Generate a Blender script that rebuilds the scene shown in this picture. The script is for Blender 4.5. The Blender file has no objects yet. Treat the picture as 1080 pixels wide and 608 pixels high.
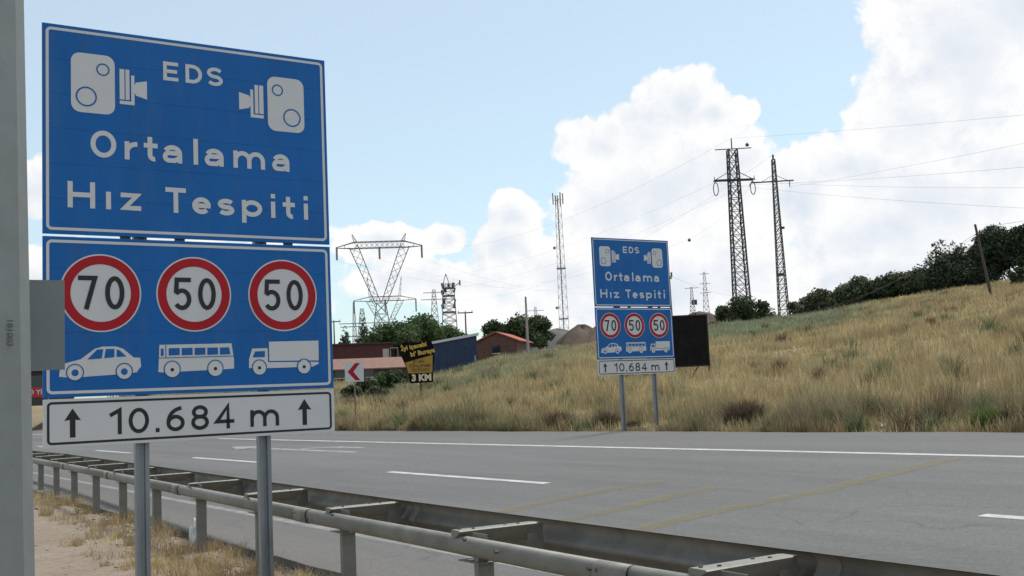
import bpy, bmesh, math, random
import numpy as np
from mathutils import Vector, Matrix
random.seed(7); rng = np.random.default_rng(11)
S = bpy.context.scene
COL = S.collection
rad = math.radians

# ------------------------------------------------------------------ camera
# X runs across the road (to the right), Y along it (direction of travel), Z up; the camera stands on the median verge.
CH = 1.6
FPX, PW, PH = 1160.0, 1080.0, 608.0
def _n(a): return a / np.linalg.norm(a)
_u = _n(np.array([-745.0, -149.0, -FPX]))
_v = np.array([1814.0, -34.0, -FPX]); _v = _n(_n(_v) - _u * (_u @ _n(_v)))
_z = _n(np.cross(_v, _u))
if _z[1] < 0: _z = -_z
CAMR = np.stack([_v, _u, _z])
cd = bpy.data.cameras.new('camera'); cam = bpy.data.objects.new('camera', cd); COL.objects.link(cam)
cam.matrix_world = Matrix.Translation((0, 0, CH)) @ Matrix([list(map(float, r)) for r in CAMR]).to_4x4()
cd.sensor_width = 36; cd.lens = FPX / PW * 36; cd.clip_start = 0.05; cd.clip_end = 20000
S.camera = cam
def ray(px, py): return CAMR @ _n(np.array([px - PW/2, -(py - PH/2), -FPX]))
def at_range(px, py, r):
    d = ray(px, py); t = r / math.hypot(d[0], d[1]); return np.array([d[0]*t, d[1]*t, CH + d[2]*t])
def azel(px, py):
    d = ray(px, py); return math.degrees(math.atan2(d[0], d[1])), math.degrees(math.asin(d[2]))

# ------------------------------------------------------------------ sun, sky, exposure
SUN_AZ, SUN_EL = 86.0, 66.0
sd = bpy.data.lights.new('sun', 'SUN'); so = bpy.data.objects.new('sun', sd); COL.objects.link(so)
sd.energy = 3.0; sd.angle = rad(12); sd.color = (1.0, 0.955, 0.89)
_sv = Vector((math.sin(rad(SUN_AZ))*math.cos(rad(SUN_EL)), math.cos(rad(SUN_AZ))*math.cos(rad(SUN_EL)), math.sin(rad(SUN_EL))))
so.rotation_euler = _sv.to_track_quat('Z', 'Y').to_euler(); so.location = (0, 0, 60)
vs = S.view_settings; vs.view_transform = 'Standard'; vs.look = 'None'; vs.exposure = 0.45; vs.gamma = 1.0
SKY_STRENGTH = 0.138
CLOUD_L = 0.75
VEIL = 0.44

def sky_world():
    w = bpy.data.worlds.new('World'); S.world = w; w.use_nodes = True
    w.cycles.sampling_method = 'MANUAL'; w.cycles.sample_map_resolution = 512
    S.cycles.max_bounces = 6; S.cycles.diffuse_bounces = 3; S.cycles.glossy_bounces = 2
    nt = w.node_tree; nt.nodes.clear(); N = nt.nodes; L = nt.links
    # clouds seen in the photograph: (px, py, rx, ry) turned into direction (azimuth, elevation) and angular size
    vis = [(1015,60,88,120),(1075,0,140,100),(962,120,72,84),(900,180,70,40),(1000,210,150,90),(925,250,120,60),
           (722,106,46,40),(676,140,60,40),(634,150,44,36),(764,118,36,26),(700,200,112,72),(640,225,62,70),(760,190,70,50),(835,205,66,48),
           (546,232,34,32),(530,262,52,32),(598,290,70,45),(464,250,32,22),(400,258,60,26),
           (470,300,110,28),(700,300,240,60),(960,300,220,60),(28,200,46,34),(36,300,60,40),(200,310,150,60)]
    blobs = []
    for (x, y, rx, ry) in vis:
        a, e = azel(x, y); k = 49.4 / 1000.0
        blobs.append((a, e, rx*k, ry*k))
    r2 = random.Random(5)
    for i in range(12):           # the same kind of cumulus goes round the rest of the horizon
        a = r2.uniform(66, 352)
        if a > 180: a -= 360
        big = r2.random() < .45
        blobs.append((a, r2.uniform(4, 16), r2.uniform(4, 10)*(1.4 if big else 1), r2.uniform(2.2, 4.6)*(1.5 if big else 1)))
    # density group: vector (azimuth, elevation, 0) in degrees -> density
    g = bpy.data.node_groups.new('cloud_density', 'ShaderNodeTree')
    g.interface.new_socket('P', in_out='INPUT', socket_type='NodeSocketVector')
    g.interface.new_socket('D', in_out='OUTPUT', socket_type='NodeSocketFloat')
    G = g.nodes; GL = g.links
    gi = G.new('NodeGroupInput'); go = G.new('NodeGroupOutput')
    nz = G.new('ShaderNodeTexNoise'); nz.inputs['Scale'].default_value = 0.16; nz.inputs['Detail'].default_value = 4; nz.inputs['Roughness'].default_value = .6
    GL.new(gi.outputs[0], nz.inputs['Vector'])
    sb = G.new('ShaderNodeVectorMath'); sb.operation = 'SUBTRACT'; sb.inputs[1].default_value = (.5, .5, .5); GL.new(nz.outputs['Color'], sb.inputs[0])
    wp = G.new('ShaderNodeVectorMath'); wp.operation = 'MULTIPLY_ADD'; wp.inputs[1].default_value = (3.4, 2.8, 0); GL.new(sb.outputs[0], wp.inputs[0]); GL.new(gi.outputs[0], wp.inputs[2])
    last = None
    for (a, e, rx, ry) in blobs:
        m = G.new('ShaderNodeVectorMath'); m.operation = 'MULTIPLY_ADD'
        m.inputs[1].default_value = (1/rx, 1/ry, 0); m.inputs[2].default_value = (-a/rx, -e/ry, 0); GL.new(wp.outputs[0], m.inputs[0])
        l = G.new('ShaderNodeVectorMath'); l.operation = 'LENGTH'; GL.new(m.outputs[0], l.inputs[0])
        if last is None: last = l.outputs['Value']
        else:
            s = G.new('ShaderNodeMath'); s.operation = 'SMOOTH_MIN'; s.inputs[2].default_value = .22
            GL.new(last, s.inputs[0]); GL.new(l.outputs['Value'], s.inputs[1]); last = s.outputs[0]
    n2 = G.new('ShaderNodeTexNoise'); n2.inputs['Scale'].default_value = .42; n2.inputs['Detail'].default_value = 6; n2.inputs['Roughness'].default_value = .62
    GL.new(gi.outputs[0], n2.inputs['Vector'])
    g.interface.new_socket('H', in_out='OUTPUT', socket_type='NodeSocketFloat')
    def billow(scale, det):                       # rounded cauliflower heads
        vo = G.new('ShaderNodeTexVoronoi'); vo.voronoi_dimensions = '2D'; vo.feature = 'SMOOTH_F1'; vo.normalize = True
        vo.inputs['Scale'].default_value = scale; vo.inputs['Detail'].default_value = det; vo.inputs['Roughness'].default_value = .55; vo.inputs['Lacunarity'].default_value = 2.3; vo.inputs['Smoothness'].default_value = .35
        GL.new(wp.outputs[0], vo.inputs['Vector']); return vo.outputs['Distance']
    bl = billow(.27, 3)
    hh = G.new('ShaderNodeMath'); hh.operation = 'MULTIPLY_ADD'; hh.inputs[1].default_value = -1.5; hh.inputs[2].default_value = .55; GL.new(bl, hh.inputs[0])
    h2 = G.new('ShaderNodeMath'); h2.operation = 'MULTIPLY_ADD'; h2.inputs[1].default_value = .60; GL.new(n2.outputs['Fac'], h2.inputs[0]); GL.new(hh.outputs[0], h2.inputs[2])
    a1 = G.new('ShaderNodeMath'); a1.operation = 'MULTIPLY_ADD'; a1.inputs[1].default_value = .8; a1.inputs[2].default_value = .70; GL.new(h2.outputs[0], a1.inputs[0])
    d = G.new('ShaderNodeMath'); d.operation = 'SUBTRACT'; GL.new(a1.outputs[0], d.inputs[0]); GL.new(last, d.inputs[1])
    GL.new(h2.outputs[0], go.inputs[1])
    GL.new(d.outputs[0], go.inputs[0])
    # direction -> angles
    tc = N.new('ShaderNodeTexCoord'); sx = N.new('ShaderNodeSeparateXYZ'); L.new(tc.outputs['Generated'], sx.inputs[0])
    az = N.new('ShaderNodeMath'); az.operation = 'ARCTAN2'; L.new(sx.outputs['X'], az.inputs[0]); L.new(sx.outputs['Y'], az.inputs[1])
    el = N.new('ShaderNodeMath'); el.operation = 'ARCSINE'; L.new(sx.outputs['Z'], el.inputs[0])
    cx = N.new('ShaderNodeCombineXYZ'); L.new(az.outputs[0], cx.inputs[0]); L.new(el.outputs[0], cx.inputs[1])
    P = N.new('ShaderNodeVectorMath'); P.operation = 'SCALE'; P.inputs['Scale'].default_value = 180/math.pi; L.new(cx.outputs[0], P.inputs[0])
    d1 = N.new('ShaderNodeGroup'); d1.node_tree = g; L.new(P.outputs[0], d1.inputs[0])
    off = N.new('ShaderNodeVectorMath'); off.operation = 'ADD'; off.inputs[1].default_value = (.6, 1.15, 0); L.new(P.outputs[0], off.inputs[0])
    d2 = N.new('ShaderNodeGroup'); d2.node_tree = g; L.new(off.outputs[0], d2.inputs[0])
    cov = N.new('ShaderNodeMapRange'); cov.interpolation_type = 'SMOOTHSTEP'; cov.inputs['From Min'].default_value = .0; cov.inputs['From Max'].default_value = .17
    L.new(d1.outputs[0], cov.inputs['Value'])
    cv2 = N.new('ShaderNodeMapRange'); cv2.inputs['To Max'].default_value = .98; L.new(cov.outputs[0], cv2.inputs['Value'])
    df = N.new('ShaderNodeMath'); df.operation = 'SUBTRACT'; L.new(d1.outputs[1], df.inputs[0]); L.new(d2.outputs[1], df.inputs[1])
    lit = N.new('ShaderNodeMapRange'); lit.inputs['From Min'].default_value = -.85; lit.inputs['From Max'].default_value = .10; L.new(df.outputs[0], lit.inputs['Value'])
    thick = N.new('ShaderNodeMapRange'); thick.interpolation_type = 'SMOOTHSTEP'; thick.inputs['From Min'].default_value = .35; thick.inputs['From Max'].default_value = 1.15; thick.inputs['To Min'].default_value = 1.0; thick.inputs['To Max'].default_value = .42; L.new(d1.outputs[0], thick.inputs['Value'])   # thick cloud is greyer inside
    lt = N.new('ShaderNodeMath'); lt.operation = 'MULTIPLY'; L.new(lit.outputs[0], lt.inputs[0]); L.new(thick.outputs[0], lt.inputs[1])
    cc = N.new('ShaderNodeMix'); cc.data_type = 'RGBA'; cc.inputs['A'].default_value = (.63, .71, .83, 1); cc.inputs['B'].default_value = (1.0, .995, .985, 1)
    L.new(lt.outputs[0], cc.inputs['Factor'])
    sky = N.new('ShaderNodeTexSky'); sky.sky_type = 'NISHITA'; sky.sun_disc = False
    sky.sun_elevation = rad(SUN_EL); sky.sun_rotation = rad(SUN_AZ); sky.air_density = 1.0; sky.dust_density = 2.6; sky.ozone_density = 1.0; sky.altitude = 800
    bg = N.new('ShaderNodeBackground'); bg.inputs['Strength'].default_value = SKY_STRENGTH; tn = N.new('ShaderNodeVectorMath'); tn.operation = 'MULTIPLY'; tn.inputs[1].default_value = (.90, 1.07, .985); L.new(sky.outputs[0], tn.inputs[0]); L.new(tn.outputs[0], bg.inputs[0])
    bc = N.new('ShaderNodeBackground'); bc.inputs['Strength'].default_value = CLOUD_L; L.new(cc.outputs['Result'], bc.inputs[0])
    bv = N.new('ShaderNodeBackground'); bv.inputs[0].default_value = (.93, .97, 1.0, 1); bv.inputs['Strength'].default_value = .66     # thin even veil over the blue
    mv = N.new('ShaderNodeMixShader'); mv.inputs[0].default_value = VEIL; L.new(bg.outputs[0], mv.inputs[1]); L.new(bv.outputs[0], mv.inputs[2])
    mx = N.new('ShaderNodeMixShader'); L.new(cv2.outputs[0], mx.inputs[0]); L.new(mv.outputs[0], mx.inputs[1]); L.new(bc.outputs[0], mx.inputs[2])
    out = N.new('ShaderNodeOutputWorld'); L.new(mx.outputs[0], out.inputs[0])
sky_world()

# ------------------------------------------------------------------ materials
MATS = {}
def mat(name, col, rough=.6, metal=0.0, var=0.0, scale=8.0, bump=0.0, bscale=60.0, col2=None, spec=.4, stretch=None, dirt=None):
    if name in MATS: return MATS[name]
    m = bpy.data.materials.new(name); m.use_nodes = True; nt = m.node_tree; N = nt.nodes; L = nt.links
    b = N['Principled BSDF']; b.inputs['Roughness'].default_value = rough; b.inputs['Metallic'].default_value = metal
    b.inputs['Specular IOR Level'].default_value = spec
    b.inputs['Base Color'].default_value = (*col, 1)
    tc = N.new('ShaderNodeTexCoord'); vec = tc.outputs['Object']
    if stretch:
        mp = N.new('ShaderNodeMapping'); mp.inputs['Scale'].default_value = stretch; L.new(vec, mp.inputs[0]); vec = mp.outputs[0]
    sock = None
    if var > 0 or col2:
        n = N.new('ShaderNodeTexNoise'); n.inputs['Scale'].default_value = scale; n.inputs['Detail'].default_value = 6; n.inputs['Roughness'].default_value = .62; L.new(vec, n.inputs['Vector'])
        mr = N.new('ShaderNodeMapRange'); mr.inputs['From Min'].default_value = .32; mr.inputs['From Max'].default_value = .68; L.new(n.outputs['Fac'], mr.inputs['Value'])
        mx = N.new('ShaderNodeMix'); mx.data_type = 'RGBA'
        c2 = col2 or tuple(c*(1+var) for c in col); c1 = col if col2 else tuple(c*(1-var) for c in col)
        mx.inputs['A'].default_value = (*c1, 1); mx.inputs['B'].default_value = (*c2, 1); L.new(mr.outputs[0], mx.inputs['Factor'])
        sock = mx.outputs['Result']
    if dirt:
        n = N.new('ShaderNodeTexNoise'); n.inputs['Scale'].default_value = dirt[1]; n.inputs['Detail'].default_value = 8; n.inputs['Roughness'].default_value = .7; L.new(vec, n.inputs['Vector'])
        mr = N.new('ShaderNodeMapRange'); mr.inputs['From Min'].default_value = .5; mr.inputs['From Max'].default_value = .75; mr.inputs['To Max'].default_value = dirt[2]; L.new(n.outputs['Fac'], mr.inputs['Value'])
        mx = N.new('ShaderNodeMix'); mx.data_type = 'RGBA'; mx.inputs['A'].default_value = (*col, 1); mx.inputs['B'].default_value = (*dirt[0], 1)
        if sock: L.new(sock, mx.inputs['A'])
        L.new(mr.outputs[0], mx.inputs['Factor']); sock = mx.outputs['Result']
    if sock: L.new(sock, b.inputs['Base Color'])
    if bump > 0:
        n = N.new('ShaderNodeTexNoise'); n.inputs['Scale'].default_value = bscale; n.inputs['Detail'].default_value = 5; L.new(vec, n.inputs['Vector'])
        bp = N.new('ShaderNodeBump'); bp.inputs['Strength'].default_value = bump; bp.inputs['Distance'].default_value = .02; L.new(n.outputs['Fac'], bp.inputs['Height']); L.new(bp.outputs[0], b.inputs['Normal'])
    MATS[name] = m; return m

BLUE = mat('sign_blue', (.008, .116, .37), .5, spec=.22, var=.10, scale=1.6, dirt=((.09, .15, .24), 2.4, .30), stretch=(1.6, 1, .45))
WHITE = mat('sign_white', (.60, .59, .585), .5, spec=.25, var=.04, scale=3, dirt=((.42, .405, .38), 3.0, .25))
RED = mat('sign_red', (.38, .010, .018), .5, spec=.22, var=.10, scale=3)
BLACK = mat('sign_black', (.014, .014, .016), .5)
ALU = mat('aluminium_edge', (.42, .43, .44), .45, .6)
GALV = mat('galvanised_steel', (.30, .325, .335), .5, .45, var=.16, scale=14, dirt=((.17, .16, .14), 5, .5))
GALVP = mat('galvanised_post', (.24, .26, .275), .5, .5, var=.14, scale=10, dirt=((.13, .12, .11), 6, .4), stretch=(1, 1, .25))
RAIL = mat('guardrail_zinc', (.205, .197, .172), .6, .22, var=.16, scale=5, dirt=((.13, .11, .085), 4, .6), bump=.05, bscale=30)
BOLT = mat('bolt_steel', (.10, .095, .09), .5, .6)
POLEM = mat('pole_zinc', (.165, .182, .18), .65, .2, var=.10, scale=6, bump=.03, bscale=30, dirt=((.15, .145, .135), 7, .45))
PLATE = mat('plate_grey', (.20, .225, .22), .6, .1, var=.05, scale=5)
PAINT = mat('steel_dark', (.062, .054, .052), .6, .2, var=.2, scale=2)
LATT = mat('lattice_steel', (.25, .25, .255), .6, .3)
LATT1 = mat('lattice_mid', (.17, .17, .175), .6, .3)
LATT2 = mat('lattice_hazed', (.42, .43, .45), .6, .3)  # far steel lightened: distance haze put into the base colour
WOOD = mat('pole_wood', (.075, .058, .045), .9, var=.25, scale=6, stretch=(1, 1, .1))
CONC = mat('pole_concrete', (.30, .29, .27), .85, var=.12, scale=6)
INSUL = mat('insulator', (.10, .115, .12), .3)
WIRE = mat('wire', (.16, .165, .17), .5, .3)

# ------------------------------------------------------------------ mesh helpers
class MB:
    def __init__(s): s.v = []; s.f = []
    def add(s, v, f):
        o = len(s.v); s.v += [tuple(map(float, p)) for p in v]; s.f += [tuple(i + o for i in q) for q in f]; return s
    def box(s, x0, x1, y0, y1, z0, z1):
        v = [(x0,y0,z0),(x1,y0,z0),(x1,y1,z0),(x0,y1,z0),(x0,y0,z1),(x1,y0,z1),(x1,y1,z1),(x0,y1,z1)]
        return s.add(v, [(0,3,2,1),(4,5,6,7),(0,1,5,4),(1,2,6,5),(2,3,7,6),(3,0,4,7)])
    def bar(s, a, b, w, n=4, w2=None):
        a = Vector(a); b = Vector(b); d = (b - a)
        if d.length < 1e-6: return s
        d.normalize(); up = Vector((0, 0, 1)) if abs(d.z) < .9 else Vector((1, 0, 0))
        x = d.cross(up).normalized(); y = d.cross(x).normalized(); w2 = w if w2 is None else w2
        v = []; ph = math.pi/4 if n == 4 else 0
        for (c, r) in ((a, w/2), (b, w2/2)):
            if n == 4: r *= 1.414
            for k in range(n):
                t = 2*math.pi*k/n + ph; v.append(c + x*math.cos(t)*r + y*math.sin(t)*r)
        f = [(k, (k+1) % n, n + (k+1) % n, n + k) for k in range(n)] + [tuple(range(n))[::-1], tuple(range(n, 2*n))]
        return s.add(v, f)
    def tube(s, pts, r, n=6):
        for i in range(len(pts)-1): s.bar(pts[i], pts[i+1], 2*r, n)
        return s
    def extrude(s, prof, a, b, closed=False, side=None):
        # prof: list of (u, w) in the plane (side, up) swept from a to b
        a = Vector(a); b = Vector(b); d = (b-a).normalized(); sd_ = Vector(side) if side else d.cross(Vector((0,0,1))).normalized()
        up = sd_.cross(d).normalized()
        if up.z < 0: up = -up
        n = len(prof); v = [a + sd_*p[0] + up*p[1] for p in prof] + [b + sd_*p[0] + up*p[1] for p in prof]
        rr = range(n) if closed else range(n-1)
        f = [(i, (i+1) % n, n + (i+1) % n, n + i) for i in rr]
        if closed: f += [tuple(range(n))[::-1], tuple(range(n, 2*n))]
        return s.add(v, f)
    def poly(s, pts, y=0.0):            # flat print on a board: (x, z) outline
        return s.add([(p[0], y, p[1]) for p in pts], [tuple(range(len(pts)))])
    def disc(s, cx, cz, r, y, r0=0.0, n=48):
        if r0 <= 0: return s.poly([(cx + r*math.cos(2*math.pi*k/n), cz + r*math.sin(2*math.pi*k/n)) for k in range(n)], y)
        v = []; f = []
        for k in range(n):
            c, q = math.cos(2*math.pi*k/n), math.sin(2*math.pi*k/n); v += [(cx+r*c, y, cz+r*q), (cx+r0*c, y, cz+r0*q)]
        for k in range(n): j = (k+1) % n; f.append((2*k, 2*j, 2*j+1, 2*k+1))
        return s.add(v, f)
    def stroke(s, pts, w, y, closed=False):
        P = [Vector((p[0], p[1])) for p in pts]; n = len(P); v = []
        for i in range(n):
            a = P[i-1] if (i > 0 or closed) else None; b = P[(i+1) % n] if (i < n-1 or closed) else None
            d1 = (P[i]-a).normalized() if a is not None else None; d2 = (b-P[i]).normalized() if b is not None else None
            if d1 is None: d1 = d2
            if d2 is None: d2 = d1
            n1 = Vector((-d1.y, d1.x)); n2 = Vector((-d2.y, d2.x)); mm = (n1+n2)
            mm = mm.normalized() if mm.length > 1e-4 else n1
            k = w/2/max(.45, mm.dot(n1)); v += [(P[i].x+mm.x*k, y, P[i].y+mm.y*k), (P[i].x-mm.x*k, y, P[i].y-mm.y*k)]
        f = [(2*i, 2*i+1, 2*((i+1) % n)+1, 2*((i+1) % n)) for i in range(n if closed else n-1)]
        return s.add(v, f)
    def build(s, name, m, parent=None, smooth=False):
        me = bpy.data.meshes.new(name); me.from_pydata(s.v, [], s.f); me.materials.append(m); me.update()
        if smooth:
            for p in me.polygons: p.use_smooth = True
        o = bpy.data.objects.new(name, me); COL.objects.link(o)
        if parent is not None: o.parent = parent
        return o
def tag(o, label=None, cat=None, group=None, kind=None):
    if label: o['label'] = label
    if cat: o['category'] = cat
    if group: o['group'] = group
    if kind: o['kind'] = kind
    return o
def thing(name, loc=(0,0,0), rz=0.0, label=None, cat=None, group=None):
    o = bpy.data.objects.new(name, None); COL.objects.link(o); o.location = loc; o.rotation_euler = (0, 0, rz); o.empty_display_size = .2
    return tag(o, label, cat, group)
def copy_tree(o, parent=None):
    kids = [c for c in bpy.data.objects if c.parent is o]
    c = o.copy(); COL.objects.link(c)
    if parent is not None: c.parent = parent
    for k in kids: copy_tree(k, c)
    return c
def fnoise(x, y, seed=0):
    r = random.Random(seed); t = 0
    for k in range(7):
        a = r.uniform(0, 6.28); fr = r.uniform(.5, 1.6); t = t + np.sin(fr*(x*math.cos(a)+y*math.sin(a)) + r.uniform(0, 6.28) + 1.3*np.sin(.6*fr*(y*math.cos(a)-x*math.sin(a)) + k))
    return t/7

# ------------------------------------------------------------------ setting: ground, road, hillside
XK, XE = 4.24, 16.85             # near and far asphalt edge
KT, XT = .05, 3.8
def road_z(x): return KT*(x - XT)
def on_road(px, py):
    d = ray(px, py); t = (-KT*XT - CH)/(d[2]-KT*d[0]); return d*t + np.array([0, 0, CH])
# skyline of the hill: pixel column -> (pixel row, range of the crest)
SKYL = [(-200,436,160),(40,425,130),(200,415,120),(330,408,105),(380,405,100),(430,404,100),(470,396,108),(520,377,120),(560,369,132),(600,362,142),(700,347,150),(760,338,152),(845,329,152),(900,319,150),(960,309,148),(1000,303,145),(1048,296,142),(1080,289,140),(1200,268,135)]
SK_A = []; SK_R = []; SK_Z = []
for (x, y, r) in SKYL:
    p = at_range(x, y + float(np.interp(x, [480, 560], [0, 5])), r); SK_A.append(math.atan2(p[0], p[1])); SK_R.append(r); SK_Z.append(p[2])
SK_A += [rad(75), rad(100), rad(150), rad(179)]; SK_R += [130, 125, 130, 130]; SK_Z += [SK_Z[-1], SK_Z[-1], 9, 7]
def hill_z(X, Y):
    X = np.asarray(X, float); Y = np.asarray(Y, float)
    az = np.arctan2(X, Y); r = np.hypot(X, Y); re = np.where(np.sin(az) > .02, XE/np.maximum(np.sin(az), .02), 800)
    rc = np.interp(az, SK_A, SK_R); zc = np.interp(az, SK_A, SK_Z); ze = road_z(XE) - .05
    rc = np.maximum(rc, re + 25)
    t = (r-re)/(rc-re); tt = np.clip(t, 0, 1)
    amp = np.clip((r-re)/8, 0, 1)
    z = ze + (zc-ze)*(tt*.93 + .07*tt*tt*(3-2*tt)) + amp*(.16*fnoise(X*.22, Y*.22, 3) + .06*fnoise(X*.9, Y*.9, 4))
    over = np.clip((t-1), 0, 9); z = z - np.clip(over*6, 0, zc + .6)
    return z
def hill_hit(px, py, lo=18.0, hi=220.0):
    d = ray(px, py); k = math.hypot(d[0], d[1])
    for r in np.arange(lo, hi, .25):
        t = r/k; x, y, z = d[0]*t, d[1]*t, CH + d[2]*t
        if x > XE and z <= float(hill_z(x, y)): return np.array([x, y, z])
    return at_range(px, py, hi)
def on_hill(px, r):
    a = at_range(px, 400, r); return np.array([a[0], a[1], float(hill_z(a[0], a[1]))])

# base sheet to the horizon
def ground_material(name, c1, c2, c3, s1=.35, s2=6.0, bump=.35):
    m = bpy.data.materials.new(name); m.use_nodes = True; nt = m.node_tree; N = nt.nodes; L = nt.links; b = N['Principled BSDF']; b.inputs['Roughness'].default_value = .95; b.inputs['Specular IOR Level'].default_value = .15
    tc = N.new('ShaderNodeTexCoord')
    def nz(s, d=7):
        n = N.new('ShaderNodeTexNoise'); n.inputs['Scale'].default_value = s; n.inputs['Detail'].default_value = d; n.inputs['Roughness'].default_value = .65; L.new(tc.outputs['Object'], n.inputs['Vector'])
        r = N.new('ShaderNodeMapRange'); r.inputs['From Min'].default_value = .35; r.inputs['From Max'].default_value = .65; L.new(n.outputs['Fac'], r.inputs['Value']); return r.outputs[0], n.outputs['Fac']
    f1, _ = nz(s1); f2, h2 = nz(s2)
    a = N.new('ShaderNodeMix'); a.data_type = 'RGBA'; a.inputs['A'].default_value = (*c1, 1); a.inputs['B'].default_value = (*c2, 1); L.new(f1, a.inputs['Factor'])
    c = N.new('ShaderNodeMix'); c.data_type = 'RGBA'; c.inputs['B'].default_value = (*c3, 1); L.new(a.outputs['Result'], c.inputs['A'])
    hm = N.new('ShaderNodeMath'); hm.operation = 'MULTIPLY'; hm.inputs[1].default_value = .55; L.new(f2, hm.inputs[0]); L.new(hm.outputs[0], c.inputs['Factor'])
    L.new(c.outputs['Result'], b.inputs['Base Color'])
    bp = N.new('ShaderNodeBump'); bp.inputs['Strength'].default_value = bump; bp.inputs['Distance'].default_value = .05; L.new(h2, bp.inputs['Height']); L.new(bp.outputs[0], b.inputs['Normal'])
    return m
SOILM = ground_material('dry_plain', (.22, .17, .10), (.17, .15, .08), (.12, .10, .06))
gm = MB(); RR = [0, 40, 150, 500, 1500, 6000]; NA = 48
gv = [(0, 0, -.75)]; gf = []
for r in RR[1:]:
    for k in range(NA): gv.append((r*math.cos(2*math.pi*k/NA), r*math.sin(2*math.pi*k/NA), -.75 if r < 400 else -1.5))
for k in range(NA): gf.append((0, 1+k, 1+(k+1) % NA))
for i in range(len(RR)-2):
    for k in range(NA): a = 1+i*NA+k; b = 1+i*NA+(k+1) % NA; gf.append((a, a+NA, b+NA, b))
gm.add(gv, gf); tag(gm.build('ground', SOILM), kind='structure')

# hillside beyond the road: polar rows starting at the asphalt edge
hv = []; hf = []
AZS = np.concatenate([np.arange(3.0, 18, .8), np.arange(18, 66, .22), np.arange(66, 176, 1.5)]); T_R = np.concatenate([np.array([-.012, 0, .004, .01, .018]), np.linspace(.03, 1.0, 62), np.array([1.02, 1.06, 1.15, 1.4, 2.0, 3.5])])
for a in AZS:
    ar = rad(a); re = XE/math.sin(ar); rc = max(np.interp(ar, SK_A, SK_R), re+25)
    rs = re + (rc-re)*T_R; X = rs*math.sin(ar); Y = rs*math.cos(ar); Z = hill_z(X, Y); Z[0] = road_z(XE) - .3
    hv += list(zip(X, Y, Z))
nr = len(T_R)
for i in range(len(AZS)-1):
    for j in range(nr-1): a = i*nr+j; hf.append((a, a+1, a+nr+1, a+nr))
HILLM = ground_material('dry_hillside', (.30, .235, .14), (.25, .205, .125), (.15, .115, .075), .12, 3.0, .5)
hm = MB(); hm.add(hv, hf); hill = hm.build('hillside', HILLM, smooth=True); tag(hill, kind='structure')

# median verge, sandy near the camera
VERGEM = ground_material('sandy_verge', (.27, .222, .175), (.215, .172, .132), (.135, .108, .082), .9, 9.0, .6)
vx = np.concatenate([np.arange(-30, -1, 2.0), np.arange(-1, 4.5, .14)]); vy = np.concatenate([np.arange(-20, 3, 1.0), np.arange(3, 26, .16), np.arange(26, 60, 1), np.arange(60, 420, 15)])
def verge_z(x, y):
    x = np.asarray(x, float); y = np.asarray(y, float)
    return -.01 + .025*fnoise(x*1.5, y*1.5, 8) + .014*fnoise(x*6, y*6, 9) - .10*np.clip((x-4.1)/.3, 0, 1)
XX, YY = np.meshgrid(vx, vy, indexing='ij'); ZZ = verge_z(XX, YY); ny = len(vy)
vm = MB(); vm.add(list(zip(XX.ravel(), YY.ravel(), ZZ.ravel())), [(i*ny+j, (i+1)*ny+j, (i+1)*ny+j+1, i*ny+j+1) for i in range(len(vx)-1) for j in range(ny-1)])
tag(vm.build('verge', VERGEM, smooth=True), kind='structure')

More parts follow.
